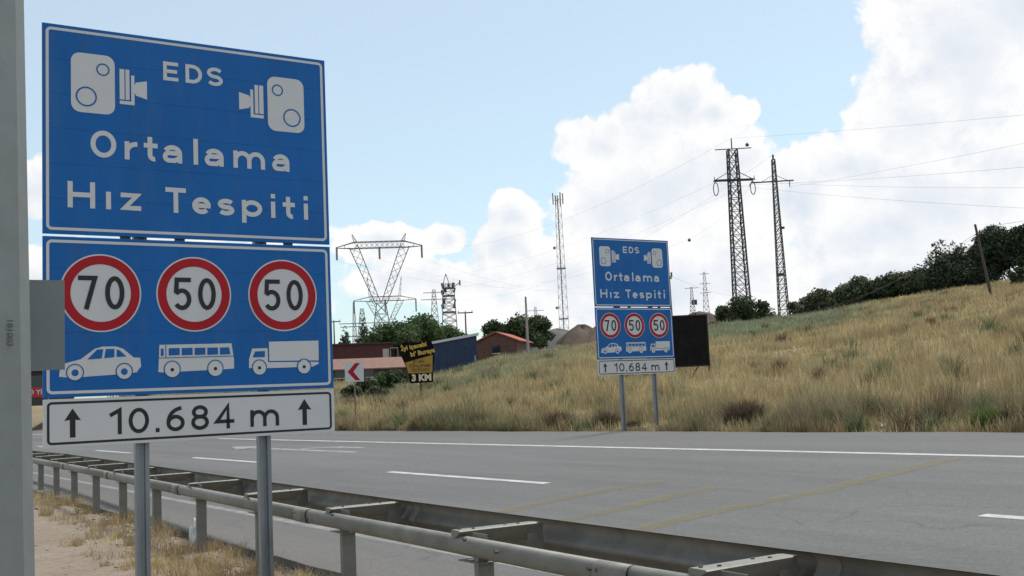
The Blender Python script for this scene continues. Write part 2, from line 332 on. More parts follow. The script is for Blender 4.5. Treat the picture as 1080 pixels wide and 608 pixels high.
# road slab with a ragged near edge
def asphalt():
    m = bpy.data.materials.new('asphalt'); m.use_nodes = True; nt = m.node_tree; N = nt.nodes; L = nt.links; b = N['Principled BSDF']
    b.inputs['Roughness'].default_value = .82; b.inputs['Specular IOR Level'].default_value = .35
    tc = N.new('ShaderNodeTexCoord'); sp = N.new('ShaderNodeSeparateXYZ'); L.new(tc.outputs['Object'], sp.inputs[0])
    def noise(scale, det, stretch=None, rough=.6):
        v = tc.outputs['Object']
        if stretch: mp = N.new('ShaderNodeMapping'); mp.inputs['Scale'].default_value = stretch; L.new(v, mp.inputs[0]); v = mp.outputs[0]
        n = N.new('ShaderNodeTexNoise'); n.inputs['Scale'].default_value = scale; n.inputs['Detail'].default_value = det; n.inputs['Roughness'].default_value = rough; L.new(v, n.inputs['Vector']); return n.outputs['Fac']
    def mrange(s, a, b_, c=0, d=1):
        r = N.new('ShaderNodeMapRange'); r.inputs['From Min'].default_value = a; r.inputs['From Max'].default_value = b_; r.inputs['To Min'].default_value = c; r.inputs['To Max'].default_value = d; L.new(s, r.inputs['Value']); return r.outputs[0]
    def mix(f, A, B):
        x = N.new('ShaderNodeMix'); x.data_type = 'RGBA'
        for nm, q in (('A', A), ('B', B)):
            if isinstance(q, tuple): x.inputs[nm].default_value = (*q, 1)
            else: L.new(q, x.inputs[nm])
        L.new(f, x.inputs['Factor']); return x.outputs['Result']
    base = mix(mrange(noise(.9, 7, (1, .07, 1), .7), .34, .66), (.072, .070, .068), (.146, .142, .135))
    # tyre tracks: smoother, slightly paler bands along the lanes
    wv = N.new('ShaderNodeMath'); wv.operation = 'SINE'; k = N.new('ShaderNodeMath'); k.operation = 'MULTIPLY_ADD'; k.inputs[1].default_value = 2*math.pi/2.05; k.inputs[2].default_value = .4; L.new(sp.outputs['X'], k.inputs[0]); L.new(k.outputs[0], wv.inputs[0])
    base = mix(mrange(noise(.16, 5, (1, .25, 1), .6), .50, .64, 0, .42), base, (.078, .076, .073))
    base = mix(mrange(wv.outputs[0], -.2, 1, 0, .34), base, (.142, .138, .132))
    # paler dusty shoulders
    base = mix(mrange(sp.outputs['X'], 13.9, 14.6, 0, .5), base, (.140, .133, .122))
    base = mix(mrange(sp.outputs['X'], 5.6, 4.6, 0, .6), base, (.160, .138, .118))
    # aggregate
    base = mix(mrange(noise(3.2, 6, (1, .3, 1), .75), .42, .68, 0, .30), base, (.150, .146, .140))
    base = mix(mrange(noise(11, 5, None, .8), .40, .66, 0, .40), base, (.165, .161, .154))
    base = mix(mrange(noise(34, 4, None, .85), .36, .68, 0, .80), base, (.060, .059, .057))
    # cracks
    vo = N.new('ShaderNodeTexVoronoi'); vo.feature = 'DISTANCE_TO_EDGE'; vo.inputs['Scale'].default_value = .32
    ad = N.new('ShaderNodeVectorMath'); ad.operation = 'MULTIPLY_ADD'; nn = N.new('ShaderNodeTexNoise'); nn.inputs['Scale'].default_value = .8; nn.inputs['Detail'].default_value = 6; L.new(tc.outputs['Object'], nn.inputs['Vector'])
    L.new(nn.outputs['Color'], ad.inputs[0]); ad.inputs[1].default_value = (1.6, 1.6, 0); L.new(tc.outputs['Object'], ad.inputs[2]); L.new(ad.outputs[0], vo.inputs['Vector'])
    ck = N.new('ShaderNodeMath'); ck.operation = 'MULTIPLY'; L.new(mrange(vo.outputs['Distance'], .0, .006, .42, 0), ck.inputs[0]); L.new(mrange(noise(.22, 3), .5, .56), ck.inputs[1])
    base = mix(ck.outputs[0], base, (.035, .034, .033))
    L.new(base, b.inputs['Base Color'])
    bp = N.new('ShaderNodeBump'); bp.inputs['Strength'].default_value = .35; bp.inputs['Distance'].default_value = .008; L.new(noise(70, 3), bp.inputs['Height']); L.new(bp.outputs[0], b.inputs['Normal'])
    return m
ASPH = asphalt()
ry = np.concatenate([np.arange(-60, 3, 3.0), np.arange(3, 30, .22), np.arange(30, 60, 1), np.arange(60, 900, 20)])
rv = []; rf = []
for i, y in enumerate(ry):
    j = .035*fnoise(y*3.1, 0, 21) + .02*fnoise(y*11, 0, 22); j2 = .14*fnoise(y*.9, 3, 23) + .08*fnoise(y*4, 3, 24)
    xs = [XK+j-.03, XK+j, 5.4, 8.0, 11.0, 14.0, XE+j2, XE+j2+.04]
    for q, x in enumerate(xs): rv.append((x, y, -.12 if q == 0 else (road_z(x)-.2 if q == 7 else road_z(x) + (.012 if q == 1 else 0))))
for i in range(len(ry)-1):
    for q in range(7): a = i*8+q; rf.append((a, a+1, a+9, a+8))
rm = MB(); rm.add(rv, rf); road = rm.build('road', ASPH); tag(road, kind='structure')
def worn(name, col, wear, under=None):
    m = bpy.data.materials.new(name); m.use_nodes = True; nt = m.node_tree; N = nt.nodes; L = nt.links; b = N['Principled BSDF']; b.inputs['Base Color'].default_value = (*col, 1); b.inputs['Roughness'].default_value = .7
    tc = N.new('ShaderNodeTexCoord'); n = N.new('ShaderNodeTexNoise'); n.inputs['Scale'].default_value = 2.6; n.inputs['Detail'].default_value = 11; n.inputs['Roughness'].default_value = .75; L.new(tc.outputs['Object'], n.inputs['Vector'])
    r = N.new('ShaderNodeMapRange'); r.inputs['From Min'].default_value = .5-.22; r.inputs['From Max'].default_value = .5+.22; r.inputs['To Min'].default_value = min(1, wear+.35); r.inputs['To Max'].default_value = max(0, wear-.35); L.new(n.outputs['Fac'], r.inputs['Value'])
    t = N.new('ShaderNodeBsdfTransparent'); mx = N.new('ShaderNodeMixShader'); L.new(r.outputs[0], mx.inputs[0]); L.new(b.outputs[0], mx.inputs[1]); L.new(t.outputs[0], mx.inputs[2]); L.new(mx.outputs[0], N['Material Output'].inputs[0]); return m
LINEM = worn('road_paint_white', (.50, .50, .49), .16); LINEF = worn('road_paint_faded', (.42, .40, .37), .68); LINEA = worn('road_paint_arrow', (.42, .42, .43), .55); YEL = worn('road_paint_yellow', (.20, .165, .06), .76)
def strip(name, pts, w, m, dz=.004):
    # pts: centre line on the road, w: width across X (for lines along Y) or along Y
    b = MB(); n = len(pts); v = []
    for i, (x, y) in enumerate(pts):
        a = pts[max(0, i-1)]; c = pts[min(n-1, i+1)]; d = Vector((c[0]-a[0], c[1]-a[1])).normalized(); nn = Vector((-d.y, d.x))*w/2
        for q in (1, -1): X = x+nn.x*q; v.append((X, y+nn.y*q, road_z(X)+dz))
    b.add(v, [(2*i, 2*i+1, 2*i+3, 2*i+2) for i in range(n-1)]); o = b.build(name, m, road); return o
strip('edge_line', [(13.8, y) for y in np.arange(-50, 300, 10)], .17, LINEM)
strip('edge_line', [(5.46, y) for y in np.arange(-50, 300, 10)], .13, LINEF)
for k in range(-4, 12): y0 = 1.2 + 12.75*k; strip('lane_dash', [(9.46, y0), (9.46, y0+2.7), (9.46, y0+5.4)], .155, LINEM)
ya = [(452,556,655,519),(672,559,806,527)]
def rp(px, py): p = on_road(px, py); return (p[0], p[1])
for pts in ([(672,560),(735,544),(800,531),(868,518),(930,502),(1005,484)], [(596,549),(650,538),(700,526),(754,515)], [(528,541),(580,529),(640,517),(700,508)]):
    strip('yellow_stripe', [rp(*p) for p in pts], .30, YEL)
A = strip('lane_arrow', [(11.75, 25.9), (11.75, 28.5), (11.75, 31.5), (11.75, 33.5)], .22, LINEA)
strip('lane_arrow', [(12.55, 27.2), (12.5, 28.8), (12.2, 29.6), (11.89, 30.0)], .24, LINEA, .008)
b = MB(); b.add([(11.2, 33.5, road_z(11.2)+.012), (12.3, 33.5, road_z(12.3)+.012), (11.75, 35.6, road_z(11.75)+.012)], [(0, 1, 2)]); b.build('lane_arrow', LINEA, road)

# ------------------------------------------------------------------ average-speed sign
def arc(cx, cy, rx, ry, a0, a1, n=14): return [(cx + rx*math.cos(rad(a0+(a1-a0)*k/n)), cy + ry*math.sin(rad(a0+(a1-a0)*k/n))) for k in range(n+1)]
def glyph(mb, ch, xl, xr, zb, zt, w, y, xh=.68):
    """draw one character between xl and xr, base zb, cap height top zt, stroke w"""
    h = w/2; l, r, b, t = xl+h, xr-h, zb+h, zt-h; c = (l+r)/2; m = (b+t)/2; X = zb+(zt-zb)*xh-h; W = r-l; lay = [0]
    def st(p, cl=False): lay[0] += 1; mb.stroke(p, w, y - .0008*(lay[0]-1), cl)
    rr = W/2
    if ch == 'E': st([(xr, t), (l, t), (l, b), (xr, b)]); st([(xl, m), (xr-.1*W, m)])
    elif ch == 'D': st([(l, b), (l, t), (l+.4*W, t)] + arc(l+.4*W, m, .6*W, t-m, 90, -90)[1:], True)
    elif ch == 'S' or ch == 's':
        T = t if ch == 'S' else X; q = (T-b)/4; rx = W/2
        st(arc(c, T-q, rx, q, 25, 270, 16)[:-1] + arc(c, b+q, rx, q, 90, -155, 16))
    elif ch == 'O' or ch == '0': st(arc(c, m, W/2, (t-b)/2, 0, 360, 30)[:-1], True)
    elif ch == 'r': st([(l, zb), (l, X+h)]); st(arc(l+W, X-W*.85, W, W*.85, 172, 88, 8))
    elif ch == 't':
        s_ = l+.42*W; q = .45*W; st([(s_, zt-.08*(zt-zb)), (s_, b+q)] + arc(s_+q, b+q, q, q, 180, 285, 8)[1:]); st([(xl, X), (xr, X)])
    elif ch == 'a':
        mm = b+(X-b)*.56; st(arc(c, X-.42*W, W/2, .42*W, 155, 0, 12) + [(r, zb)]); q = (mm-b)/2; st([(r, mm), (l+q, mm)] + arc(l+q, b+q, q, q, 90, 270, 10)[1:] + [(r-.35*W, b), (r, b+q*.9)])
    elif ch == 'l': st([(c, zb), (c, zt)])
    elif ch == 'm':
        q = W/4; st([(l, zb), (l, X+h)]); st(arc(l+q, X-q, q, q, 175, 0, 10) + [(l+2*q, zb)]); st(arc(l+3*q, X-q, q, q, 175, 0, 10) + [(r, zb)])
    elif ch == 'H': st([(l, zb), (l, zt)]); st([(r, zb), (r, zt)]); st([(l, m), (r, m)])
    elif ch == 'ı': st([(c, zb), (c, X+h)])
    elif ch == 'i': st([(c, zb), (c, X+h)]); st([(c, zt-w*1.0), (c, zt)])
    elif ch == 'z': st([(xl, X), (r-.1*W, X), (l+.1*W, b), (xr, b)])
    elif ch == 'T': st([(xl, t), (xr, t)]); st([(c, zb), (c, t)])
    elif ch == 'e': st([(l, (X+b)/2), (r+h*.98, (X+b)/2)]); st(arc(c, (X+b)/2, W/2, (X-b)/2, 4, 318, 24))
    elif ch == 'p': st([(l, zb-.26*(zt-zb)), (l, X+h)]); st(arc(c, (X+b)/2, W/2, (X-b)/2, 0, 360, 24)[:-1], True)
    elif ch == '1': st([(xl, zt-.26*(zt-zb)), (r, zt-.06*(zt-zb)), (r, zb)])
    elif ch == '4': st([(l+.72*W, zb), (l+.72*W, t), (l, b+.26*(t-b)), (xr, b+.26*(t-b))])
    elif ch == '5': st([(xr, t), (l+.1*W, t), (l+.04*W, m+.08*(t-b))] + arc(c-.02*W, b+.30*(t-b), W*.54, .31*(t-b), 128, -145, 20))
    elif ch == '6':
        q = .30*(t-b); st(arc(c, b+q, W/2, q, 0, 360, 24)[:-1], True); st([(l, b+q)] + arc(r, b+q+.05*(t-b), W, t-b-q-.05*(t-b), 175, 95, 10))
    elif ch == '7': st([(xl, t), (r, t), (l+.38*W, zb)])
    elif ch == '8':
        q = .235*(t-b); st(arc(c, t-q, W*.44, q, 0, 360, 22)[:-1], True); st(arc(c, b+.275*(t-b), W/2, .275*(t-b), 0, 360, 22)[:-1], True)
    elif ch == '.': st([(c, zb), (c, zb+w*1.1)])

def rrect(x0, x1, z0, z1, r, n=5):
    return arc(x1-r, z1-r, r, r, 0, 90, n) + arc(x0+r, z1-r, r, r, 90, 180, n) + arc(x0+r, z0+r, r, r, 180, 270, n) + arc(x1-r, z0+r, r, r, 270, 360, n)

def make_sign(name, label):
    root = thing(name, (0, 0, 0), 0, label, 'road sign', 'average speed signs')
    BZ = 1.375; SW = 2.35; x0 = -SW/2
    def X(x): return x + x0
    F1, F2, F3, F4 = -.0215, -.0235, -.0255, -.0275
    def plank(parent, z0, z1, m):
        b = MB(); c = .0015; a = x0; e = -x0
        prof = [(0, z0), (-.0185, z0), (-.020, z0+c), (-.020, z1-c), (-.0185, z1), (0, z1)]
        v = [(a, p[0], p[1]) for p in prof] + [(e, p[0], p[1]) for p in prof]; n = 6
        f = [(i, i+n, (i+1) % n+n, (i+1) % n) for i in range(n)] + [tuple(range(n)), tuple(range(n, 2*n))[::-1]]
        b.add(v, f); return b.build('plank', m, parent)
    def panel(nm, z0, z1, n, m):
        p = MB().box(x0+.05, -x0-.05, .0005, .006, BZ+z0+.02, BZ+z1-.02).build(nm, ALU, root)
        for k in range(n): plank(p, BZ+z0+(z1-z0)*k/n, BZ+z0+(z1-z0)*(k+1)/n, m)
        return p
    P1 = panel('upper_panel', 1.632, 3.292, 6, BLUE); P2 = panel('lower_panel', .378, 1.612, 5, BLUE); P3 = panel('distance_panel', 0, .366, 1, WHITE)
    def zz(pts): return [(X(p[0]), BZ+p[1]) for p in pts]
    def border(parent, x_0, x_1, z0, z1, r, w, m):
        b = MB(); b.stroke(zz(rrect(x_0, x_1, z0, z1, r)), w, F1, True); b.build('border_line', m, parent)
    border(P1, .035, 2.315, 1.672, 3.254, .03, .022, WHITE); border(P2, .035, 2.315, .415, 1.575, .03, .022, WHITE); border(P3, .035, 2.315, .032, .336, .025, .018, BLACK)
    # cameras
    def cam_icon(mir):
        def q(pts):
            p = [((2.353-a) if mir else a, c) for a, c in pts]; return zz(p[::-1] if mir else p)
        b = MB(); b.poly(q(rrect(.209, .541, 2.606, 3.086, .07)), F1)
        b.poly(q([(.578, 2.742), (.616, 2.742), (.616, 2.992), (.578, 2.992)]), F1); b.poly(q([(.624, 2.742), (.655, 2.742), (.655, 2.992), (.624, 2.992)]), F1)
        b.poly(q([(.578, 2.704), (.694, 2.704), (.694, 2.948), (.668, 2.948), (.668, 2.732), (.578, 2.732)]), F1)
        b.poly(q([(.694, 2.81), (.705, 2.785), (.793, 2.762), (.793, 2.914), (.705, 2.893), (.694, 2.87)]), F1)
        o = b.build('camera_symbol', WHITE, P1)
        for (cx, cz, r1, r2) in ((.45, 2.968, .051, .040), (.323, 2.735, .080, .068)): MB().disc(X(2.353-cx if mir else cx), BZ+cz, r1, F2, r2).build('camera_lens', BLUE, o)
    cam_icon(False); cam_icon(True)
    def line(parent, nm, spec, zb, zt, w, m, y=F1):
        for ch, a, c in spec: b = MB(); glyph(b, ch, X(a), X(c), BZ+zb, BZ+zt, w, y); b.build(nm, m, parent)
    line(P1, 'letter', [('E', .925, 1.048), ('D', 1.108, 1.246), ('S', 1.288, 1.422)], 2.942, 3.100, .030, WHITE)
    line(P1, 'letter', [('O', .352, .548), ('r', .612, .728), ('t', .762, .872), ('a', .912, 1.070), ('l', 1.165, 1.200), ('a', 1.256, 1.416), ('m', 1.500, 1.776), ('a', 1.840, 1.996)], 2.255, 2.472, .038, WHITE)
    line(P1, 'letter', [('H', .180, .384), ('ı', .465, .505), ('z', .578, .736), ('T', .930, 1.096), ('e', 1.146, 1.300), ('s', 1.360, 1.500), ('p', 1.565, 1.742), ('i', 1.820, 1.860), ('t', 1.926, 2.036), ('i', 2.117, 2.157)], 1.843, 2.050, .038, WHITE)
    # speed limits
    for cx, d in ((.423, '70'), (1.152, '50'), (1.910, '50')):
        b = MB().disc(X(cx), BZ+1.178, .306, F1, 0, 56); d0 = b.build('speed_disc', WHITE, P2)
        MB().disc(X(cx), BZ+1.178, .294, F2, .226, 56).build('red_ring', RED, d0)
        line(d0, 'digit', [(d[0], cx-.170, cx-.028), (d[1], cx+.030, cx+.176)], 1.050, 1.312, .036, BLACK, F3)
    # car
    b = MB(); b.poly(zz([(.112, .535), (.205, .525), (.60, .545), (.690, .555), (.70, .575), (.722, .600), (.716, .668), (.665, .672), (.585, .742), (.53, .760), (.43, .760), (.375, .745), (.270, .665), (.135, .630), (.118, .58)])[::-1], F1); car = b.build('car_symbol', WHITE, P2)
    b = MB(); b.poly(zz([(.318, .662), (.390, .738), (.436, .740), (.424, .668)])[::-1], F2); b.poly(zz([(.442, .670), (.456, .741), (.520, .741), (.518, .676)])[::-1], F2); b.poly(zz([(.535, .678), (.537, .738), (.560, .728), (.610, .680)])[::-1], F2)
    for cx in (.227, .592): b.disc(X(cx), BZ+.565, .066, F2, .058, 28)
    b.build('car_window', BLUE, car)
    for cx in (.227, .592): MB().disc(X(cx), BZ+.562, .056, F3, .026, 28).build('car_wheel', WHITE, car); MB().disc(X(cx), BZ+.562, .0265, F3-.0005, 0, 18).build('car_hub', BLUE, car)
    # bus
    b = MB(); b.poly(zz([(.855, .552), (.90, .548), (1.40, .562), (1.470, .566), (1.472, .640), (1.452, .774), (.866, .768)])[::-1], F1); bus = b.build('bus_symbol', WHITE, P2)
    b = MB(); b.poly(zz([(.876, .680), (.876, .738), (.898, .738), (.898, .680)]), F2)
    for k in range(5):
        a = .938 + .104*k; sl = .012 if k == 4 else 0; b.poly(zz([(a, .682), (a, .740), (a+.088-sl, .742), (a+.088, .684)]), F2)
    b.poly(zz([(.86, .660), (.86, .666), (1.469, .672), (1.469, .666)]), F2); b.poly(zz([(.912, .668), (.912, .764), (.919, .764), (.919, .668)]), F2)
    for cx in (.964, 1.314): b.disc(X(cx), BZ+.574, .068, F2, .060, 28)
    b.build('bus_window', BLUE, bus)
    for cx in (.964, 1.314): MB().disc(X(cx), BZ+.568, .059, F3, .014, 28).build('bus_wheel', WHITE, bus); MB().disc(X(cx), BZ+.568, .0145, F3-.0005, 0, 14).build('bus_hub', BLACK, bus)
    # lorry
    b = MB(); b.poly(zz([(1.775, .622), (1.775, .784), (2.220, .789), (2.218, .618)]), F1)
    b.poly(zz([(1.598, .566), (1.60, .640), (1.628, .728), (1.762, .730), (1.764, .612), (2.216, .606), (2.216, .588), (2.16, .566), (1.762, .562)]), F1); lor = b.build('lorry_symbol', WHITE, P2)
    b = MB(); b.poly(zz([(1.630, .655), (1.652, .704), (1.738, .706), (1.736, .655)]), F2); b.build('lorry_window', BLUE, lor)
    for cx in (1.687, 2.082): MB().disc(X(cx), BZ+.572, .065, F2, .057, 28).build('wheel_arch', BLUE, lor)
    for cx in (1.687, 2.082): MB().disc(X(cx), BZ+.566, .056, F3, .014, 28).build('lorry_wheel', WHITE, lor); MB().disc(X(cx), BZ+.566, .0145, F3-.0005, 0, 14).build('lorry_hub', BLACK, lor)
    # distance
    for a in (.209, 2.077):
        b = MB(); b.poly(zz([(a-.020, .072), (a-.020, .205), (a-.060, .200), (a, .292), (a+.060, .200), (a+.020, .205), (a+.020, .072)])[::-1], F1); b.build('arrow', BLACK, P3)
    line(P3, 'digit', [('1', .482, .570), ('0', .622, .778), ('.', .826, .862), ('6', .914, 1.058), ('8', 1.110, 1.254), ('4', 1.304, 1.464)], .078, .276, .030, BLACK)
    b = MB(); glyph(b, 'm', X(1.600), X(1.848), BZ+.080, BZ+.276, .030, F1, .70); b.build('letter', BLACK, P3)
    # posts: rolled hat section with a groove, clamps and cross rails behind
    for px in (.743, 1.745):
        b = MB(); w = .052
        prof = [(-w, -.03), (-.022, -.03), (-.016, -.012), (.016, -.012), (.022, -.03), (w, -.03), (w, .035), (.034, .035), (.034, -.005), (.03, .03), (-.03, .03), (-.034, -.005), (-.034, .035), (-w, .035)]
        prof = [(-w, -.03), (-.02, -.03), (-.014, -.010), (.014, -.010), (.02, -.03), (w, -.03), (w, .035), (-w, .035)]
        n = len(prof); v = [(X(px)+p[0], .075+p[1], -.25) for p in prof] + [(X(px)+p[0], .075+p[1], BZ+3.2) for p in prof]
        b.add(v, [(i, (i+1) % n, n+(i+1) % n, n+i) for i in range(n)] + [tuple(range(n))[::-1], tuple(range(n, 2*n))])
        po = b.build('post', GALVP, root)
        for cz in (.18, .62, 1.35, 1.9, 2.5, 3.05): MB().box(X(px)-.075, X(px)+.075, .0065, .043, BZ+cz-.02, BZ+cz+.02).build('clamp', ALU, po)
    for cx in (.62, 1.05, 1.98): MB().box(X(cx)-.04, X(cx)+.04, .008, .03, BZ+1.604, BZ+1.640).build('joint_clip', BOLT, root)
    return root
sign = make_sign('speed_camera_sign', 'tall blue average speed camera sign on the near verge, partly behind the grey pole')
sign.location = (1.5 + 1.175, 8.9 + .02, 0)
sign2 = copy_tree(sign); sign2['label'] = 'far blue average speed camera sign beyond the road in the dry grass'
sign2.location = (17.55, 21.62, .61); sign2.rotation_euler = (0, 0, -.0146); sign2.scale = (1.04, 1.04, 1.04)

# ------------------------------------------------------------------ grey pole at the left edge
pole = thing('lamp_post', (.478, 4.05, 0), 0, 'thick tapering grey metal pole cut off by the left edge of the picture', 'pole')
b = MB(); n = 12; v = []
H0, H1, R0, R1 = -.1, 7.5, .196, .070
for z, r in ((H0, R0), (H1, R1)):
    for k in range(n): t = 2*math.pi*(k+.5)/n; v.append((r*math.cos(t), r*math.sin(t), z))
b.add(v, [(k, (k+1) % n, n+(k+1) % n, n+k) for k in range(n)] + [tuple(range(n, 2*n))]); b.build('shaft', POLEM, pole)
b = MB().box(-.06, .306, .165, .172, 1.772, 2.096); b.build('plate', PLATE, pole)
for z in (1.80, 1.99): MB().box(-.045, .2, .172, .184, z, z+.04).build('plate_bracket', GALV, pole)
def text_mesh(body, size, name, m, parent, loc, rot, extrude=0.0, bold=0.0):
    cu = bpy.data.curves.new(name, 'FONT'); cu.body = body; cu.size = size; cu.align_x = 'CENTER'; cu.align_y = 'CENTER'; cu.extrude = extrude; cu.offset = bold; cu.resolution_u = 3
    to = bpy.data.objects.new(name, cu); COL.objects.link(to); dg = bpy.context.evaluated_depsgraph_get(); me = bpy.data.meshes.new_from_object(to.evaluated_get(dg)); bpy.data.objects.remove(to)
    me.materials.clear(); me.materials.append(m); o = bpy.data.objects.new(name, me); COL.objects.link(o); o.parent = parent; o.location = loc; o.rotation_euler = rot; return o
MARK = worn('stencil_black', (.02, .02, .02), .42)
_rot = (Matrix.Rotation(rad(30), 3, 'Z') @ Matrix.Rotation(rad(90), 3, 'X') @ Matrix.Rotation(rad(-90), 3, 'Z')).to_euler()
_rf = (R0+(R1-R0)*(1.885-H0)/(H1-H0))*math.cos(rad(15)) + .003
text_mesh('181003', .031, 'stencil', MARK, pole, (_rf*.5, -_rf*.866, 1.885), _rot, 0, .0008)

# ------------------------------------------------------------------ guardrail
def wx(y): return 4.14 + .041*max(0.0, min(y, 26.0) - 6.2)     # road-side beam; runs parallel at first, then flares out a little
def gx(y): return wx(y) - .56
guard = thing('guardrail', (gx(6), 6, 0), 0, 'galvanised double guardrail running along the near edge of the road', 'guardrail')
def gl(x, y, z): return (x - gx(6), y - 6, z)
WP = [(-.020, .785), (-.006, .785), (.020, .779), (.050, .764), (.068, .746), (.074, .726), (.068, .704), (.052, .682), (.034, .660), (.018, .643), (.010, .628), (.018, .613), (.034, .596), (.052, .574), (.068, .552), (.074, .530), (.068, .510), (.050, .492), (.020, .477), (-.006, .471), (-.020, .470)]
y0 = -5.28; secs = []
while y0 < 62: secs.append((y0, y0+4.5)); y0 += 4.5
for k, (a, c) in enumerate(secs):
    b = MB(); o = .56 + (.003 if k % 2 else 0)
    pa = (gx(a)+o, a, 0); pc = (gx(c+.25)+o, c+.25, 0); d = Vector(pc)-Vector(pa)
    prof = WP + [(p[0]-.0035, p[1]) for p in WP[::-1]]
    side = Vector((d.y, -d.x, 0)).normalized()
    b.extrude(prof, Vector(gl(*pa)), Vector(gl(*pc)), True, side); b.build('beam', RAIL, guard, True)
    # rear rail: rounded band with turned lips
    ra = [(-.056*math.copysign(abs(math.sin(rad(t)))**.7, 1), .675 + .060*math.copysign(abs(math.cos(rad(t)))**.75, math.cos(rad(t)))) for t in range(0, 181, 12)]
    prof = ra + [(p[0]*.92+.002, .675+(p[1]-.675)*.94) for p in ra[::-1]]
    o = -.062 + (.003 if k % 2 else 0); pa = (gx(a+.75)+o, a+.75, 0); pc = (gx(c+.95)+o, c+.95, 0); d = Vector(pc)-Vector(pa); side = Vector((d.y, -d.x, 0)).normalized()
    b = MB(); b.extrude(prof, Vector(gl(*pa)), Vector(gl(*pc)), True, side); rr = b.build('rear_rail', RAIL, guard, True)
    b = MB(); o2 = -.066; e0 = c+.72; e1 = c+1.0; pr = [(p[0]*1.06-.002, .675+(p[1]-.675)*1.05) for p in ra] + ra[::-1]
    b.extrude(pr, Vector(gl(gx(e0)+o2, e0, 0)), Vector(gl(gx(e1)+o2, e1, 0)), True, side); b.build('sleeve', RAIL, rr, True)
    for q in (-.17, -.1, .1, .17, 1.1): yy = c+.86+q; MB().bar(gl(gx(yy)-.128, yy, .675 + (.018 if q > 0 else -.018)), gl(gx(yy)-.104, yy, .675 + (.018 if q > 0 else -.018)), .024, 6).build('bolt', BOLT, rr)
proto = None; nposts = range(-4, 25)
for i in nposts:
    y = 6.02 + 2.26*i; x = gx(y); tx = random.uniform(-.012, .012); ty = random.uniform(-.015, .015)
    if proto is None:
        w, dp = .055, .028
        b = MB(); v = []; prof = [(-w, -dp), (w, -dp), (w, dp), (w-.022, dp), (w-.022, dp-.006), (w-.006, dp-.006), (w-.006, -dp+.006), (-w+.006, -dp+.006), (-w+.006, dp-.006), (-w+.022, dp-.006), (-w+.022, dp), (-w, dp)]
        n = len(prof); v = [(p[0], p[1], -.3) for p in prof] + [(p[0], p[1], .66) for p in prof]
        b.add(v, [(q, (q+1) % n, n+(q+1) % n, n+q) for q in range(n)] + [tuple(range(n))[::-1], tuple(range(n, 2*n))])
        po = b.build('post', RAIL, guard)
        # bracket that carries the rear rail
        b = MB(); b.box(-.075, .10, -.06, .20, .585, .592); b.box(-.006, 0, -.06, .12, .592, .76); br = b.build('bracket', RAIL, po)
        MB().bar((-.125, .03, .735), (-.105, .03, .735), .026, 6).build('bolt', BOLT, po); MB().bar((-.01, .05, .665), (.012, .05, .665), .026, 6).build('bolt', BOLT, po)
        # spacer arm: folded channel, near side undercut so the shape puts it in shade, flared foot on the beam
        b = MB(); A0, A1, hw = -.07, .50, .055
        top = [(A0, -hw, .772), (A1, -hw*.85, .775), (A1, hw*.85, .775), (A0, hw, .772)]
        v = top + [(A0, -hw-.012, .765), (A1, -hw, .768), (A1, hw, .768), (A0, hw+.012, .765)] + [(A0, .040, .70), (A1, .035, .655), (A1, .045, .655), (A0, .052, .70)]
        b.add(v, [(0, 1, 2, 3), (0, 4, 5, 1), (3, 2, 6, 7), (4, 8, 9, 5), (7, 6, 10, 11), (0, 3, 7, 11, 8, 4), (8, 11, 10, 9)])
        b.add([(A1, -.045, .774), (A1+.03, -.05, .772), (A1+.068, -.06, .757), (A1, .045, .774), (A1+.03, .05, .772), (A1+.068, .06, .757)], [(0, 3, 4, 1), (1, 4, 5, 2)])
        b.box(A1-.05, A1+.07, -.006, .006, .60, .752)
        ar = b.build('spacer_arm', RAIL, guard)
        for (q, s_) in ((-.03, .02), (.05, -.02), (.30, .02), (.38, -.015)): MB().bar((q, s_, .772), (q, s_, .780), .022, 6).build('bolt', BOLT, ar)
        proto = (po, ar); P_, A_ = po, ar
    else: P_ = copy_tree(po, guard); A_ = copy_tree(ar, guard)
    P_.location = gl(x, y, 0); P_.rotation_euler = (tx, ty*.6, random.uniform(-.05, .05)-.035)
    A_.location = gl(x, y+.22 + random.uniform(-.03, .03), random.uniform(-.006, .004)); A_.rotation_euler = (random.uniform(-.02, .02), 0, random.uniform(-.05, .03)-.035)

# ------------------------------------------------------------------ signs and boards beyond the road
# chevron marker
p = hill_hit(375.5, 452.5); dist = math.hypot(p[0], p[1]); yaw = -math.atan2(p[0], p[1])
ch = thing('chevron_sign', tuple(p), yaw*.8, 'small white square sign with red left chevron on a thin post', 'road sign')
k = dist/1160; s_ = 19.5*k/2; zc = 59*k
MB().box(-s_, s_, -.012, .0, zc-s_*1.06, zc+s_*1.06).build('board', WHITE, ch)
b = MB(); q = s_; b.add([(x*q, -.015, zc+z*q) for x, z in ((.62, .92), (.10, .92), (-.72, 0), (.10, -.92), (.62, -.92), (-.10, 0))], [(0, 1, 2, 5), (2, 3, 4, 5)]); b.build('chevron', RED, ch)
MB().bar((0, .03, -.3), (0, .03, zc+s_*.8), .06, 8).build('post', mat('post_rusty', (.20, .16, .14), .7, .2, var=.2), ch)

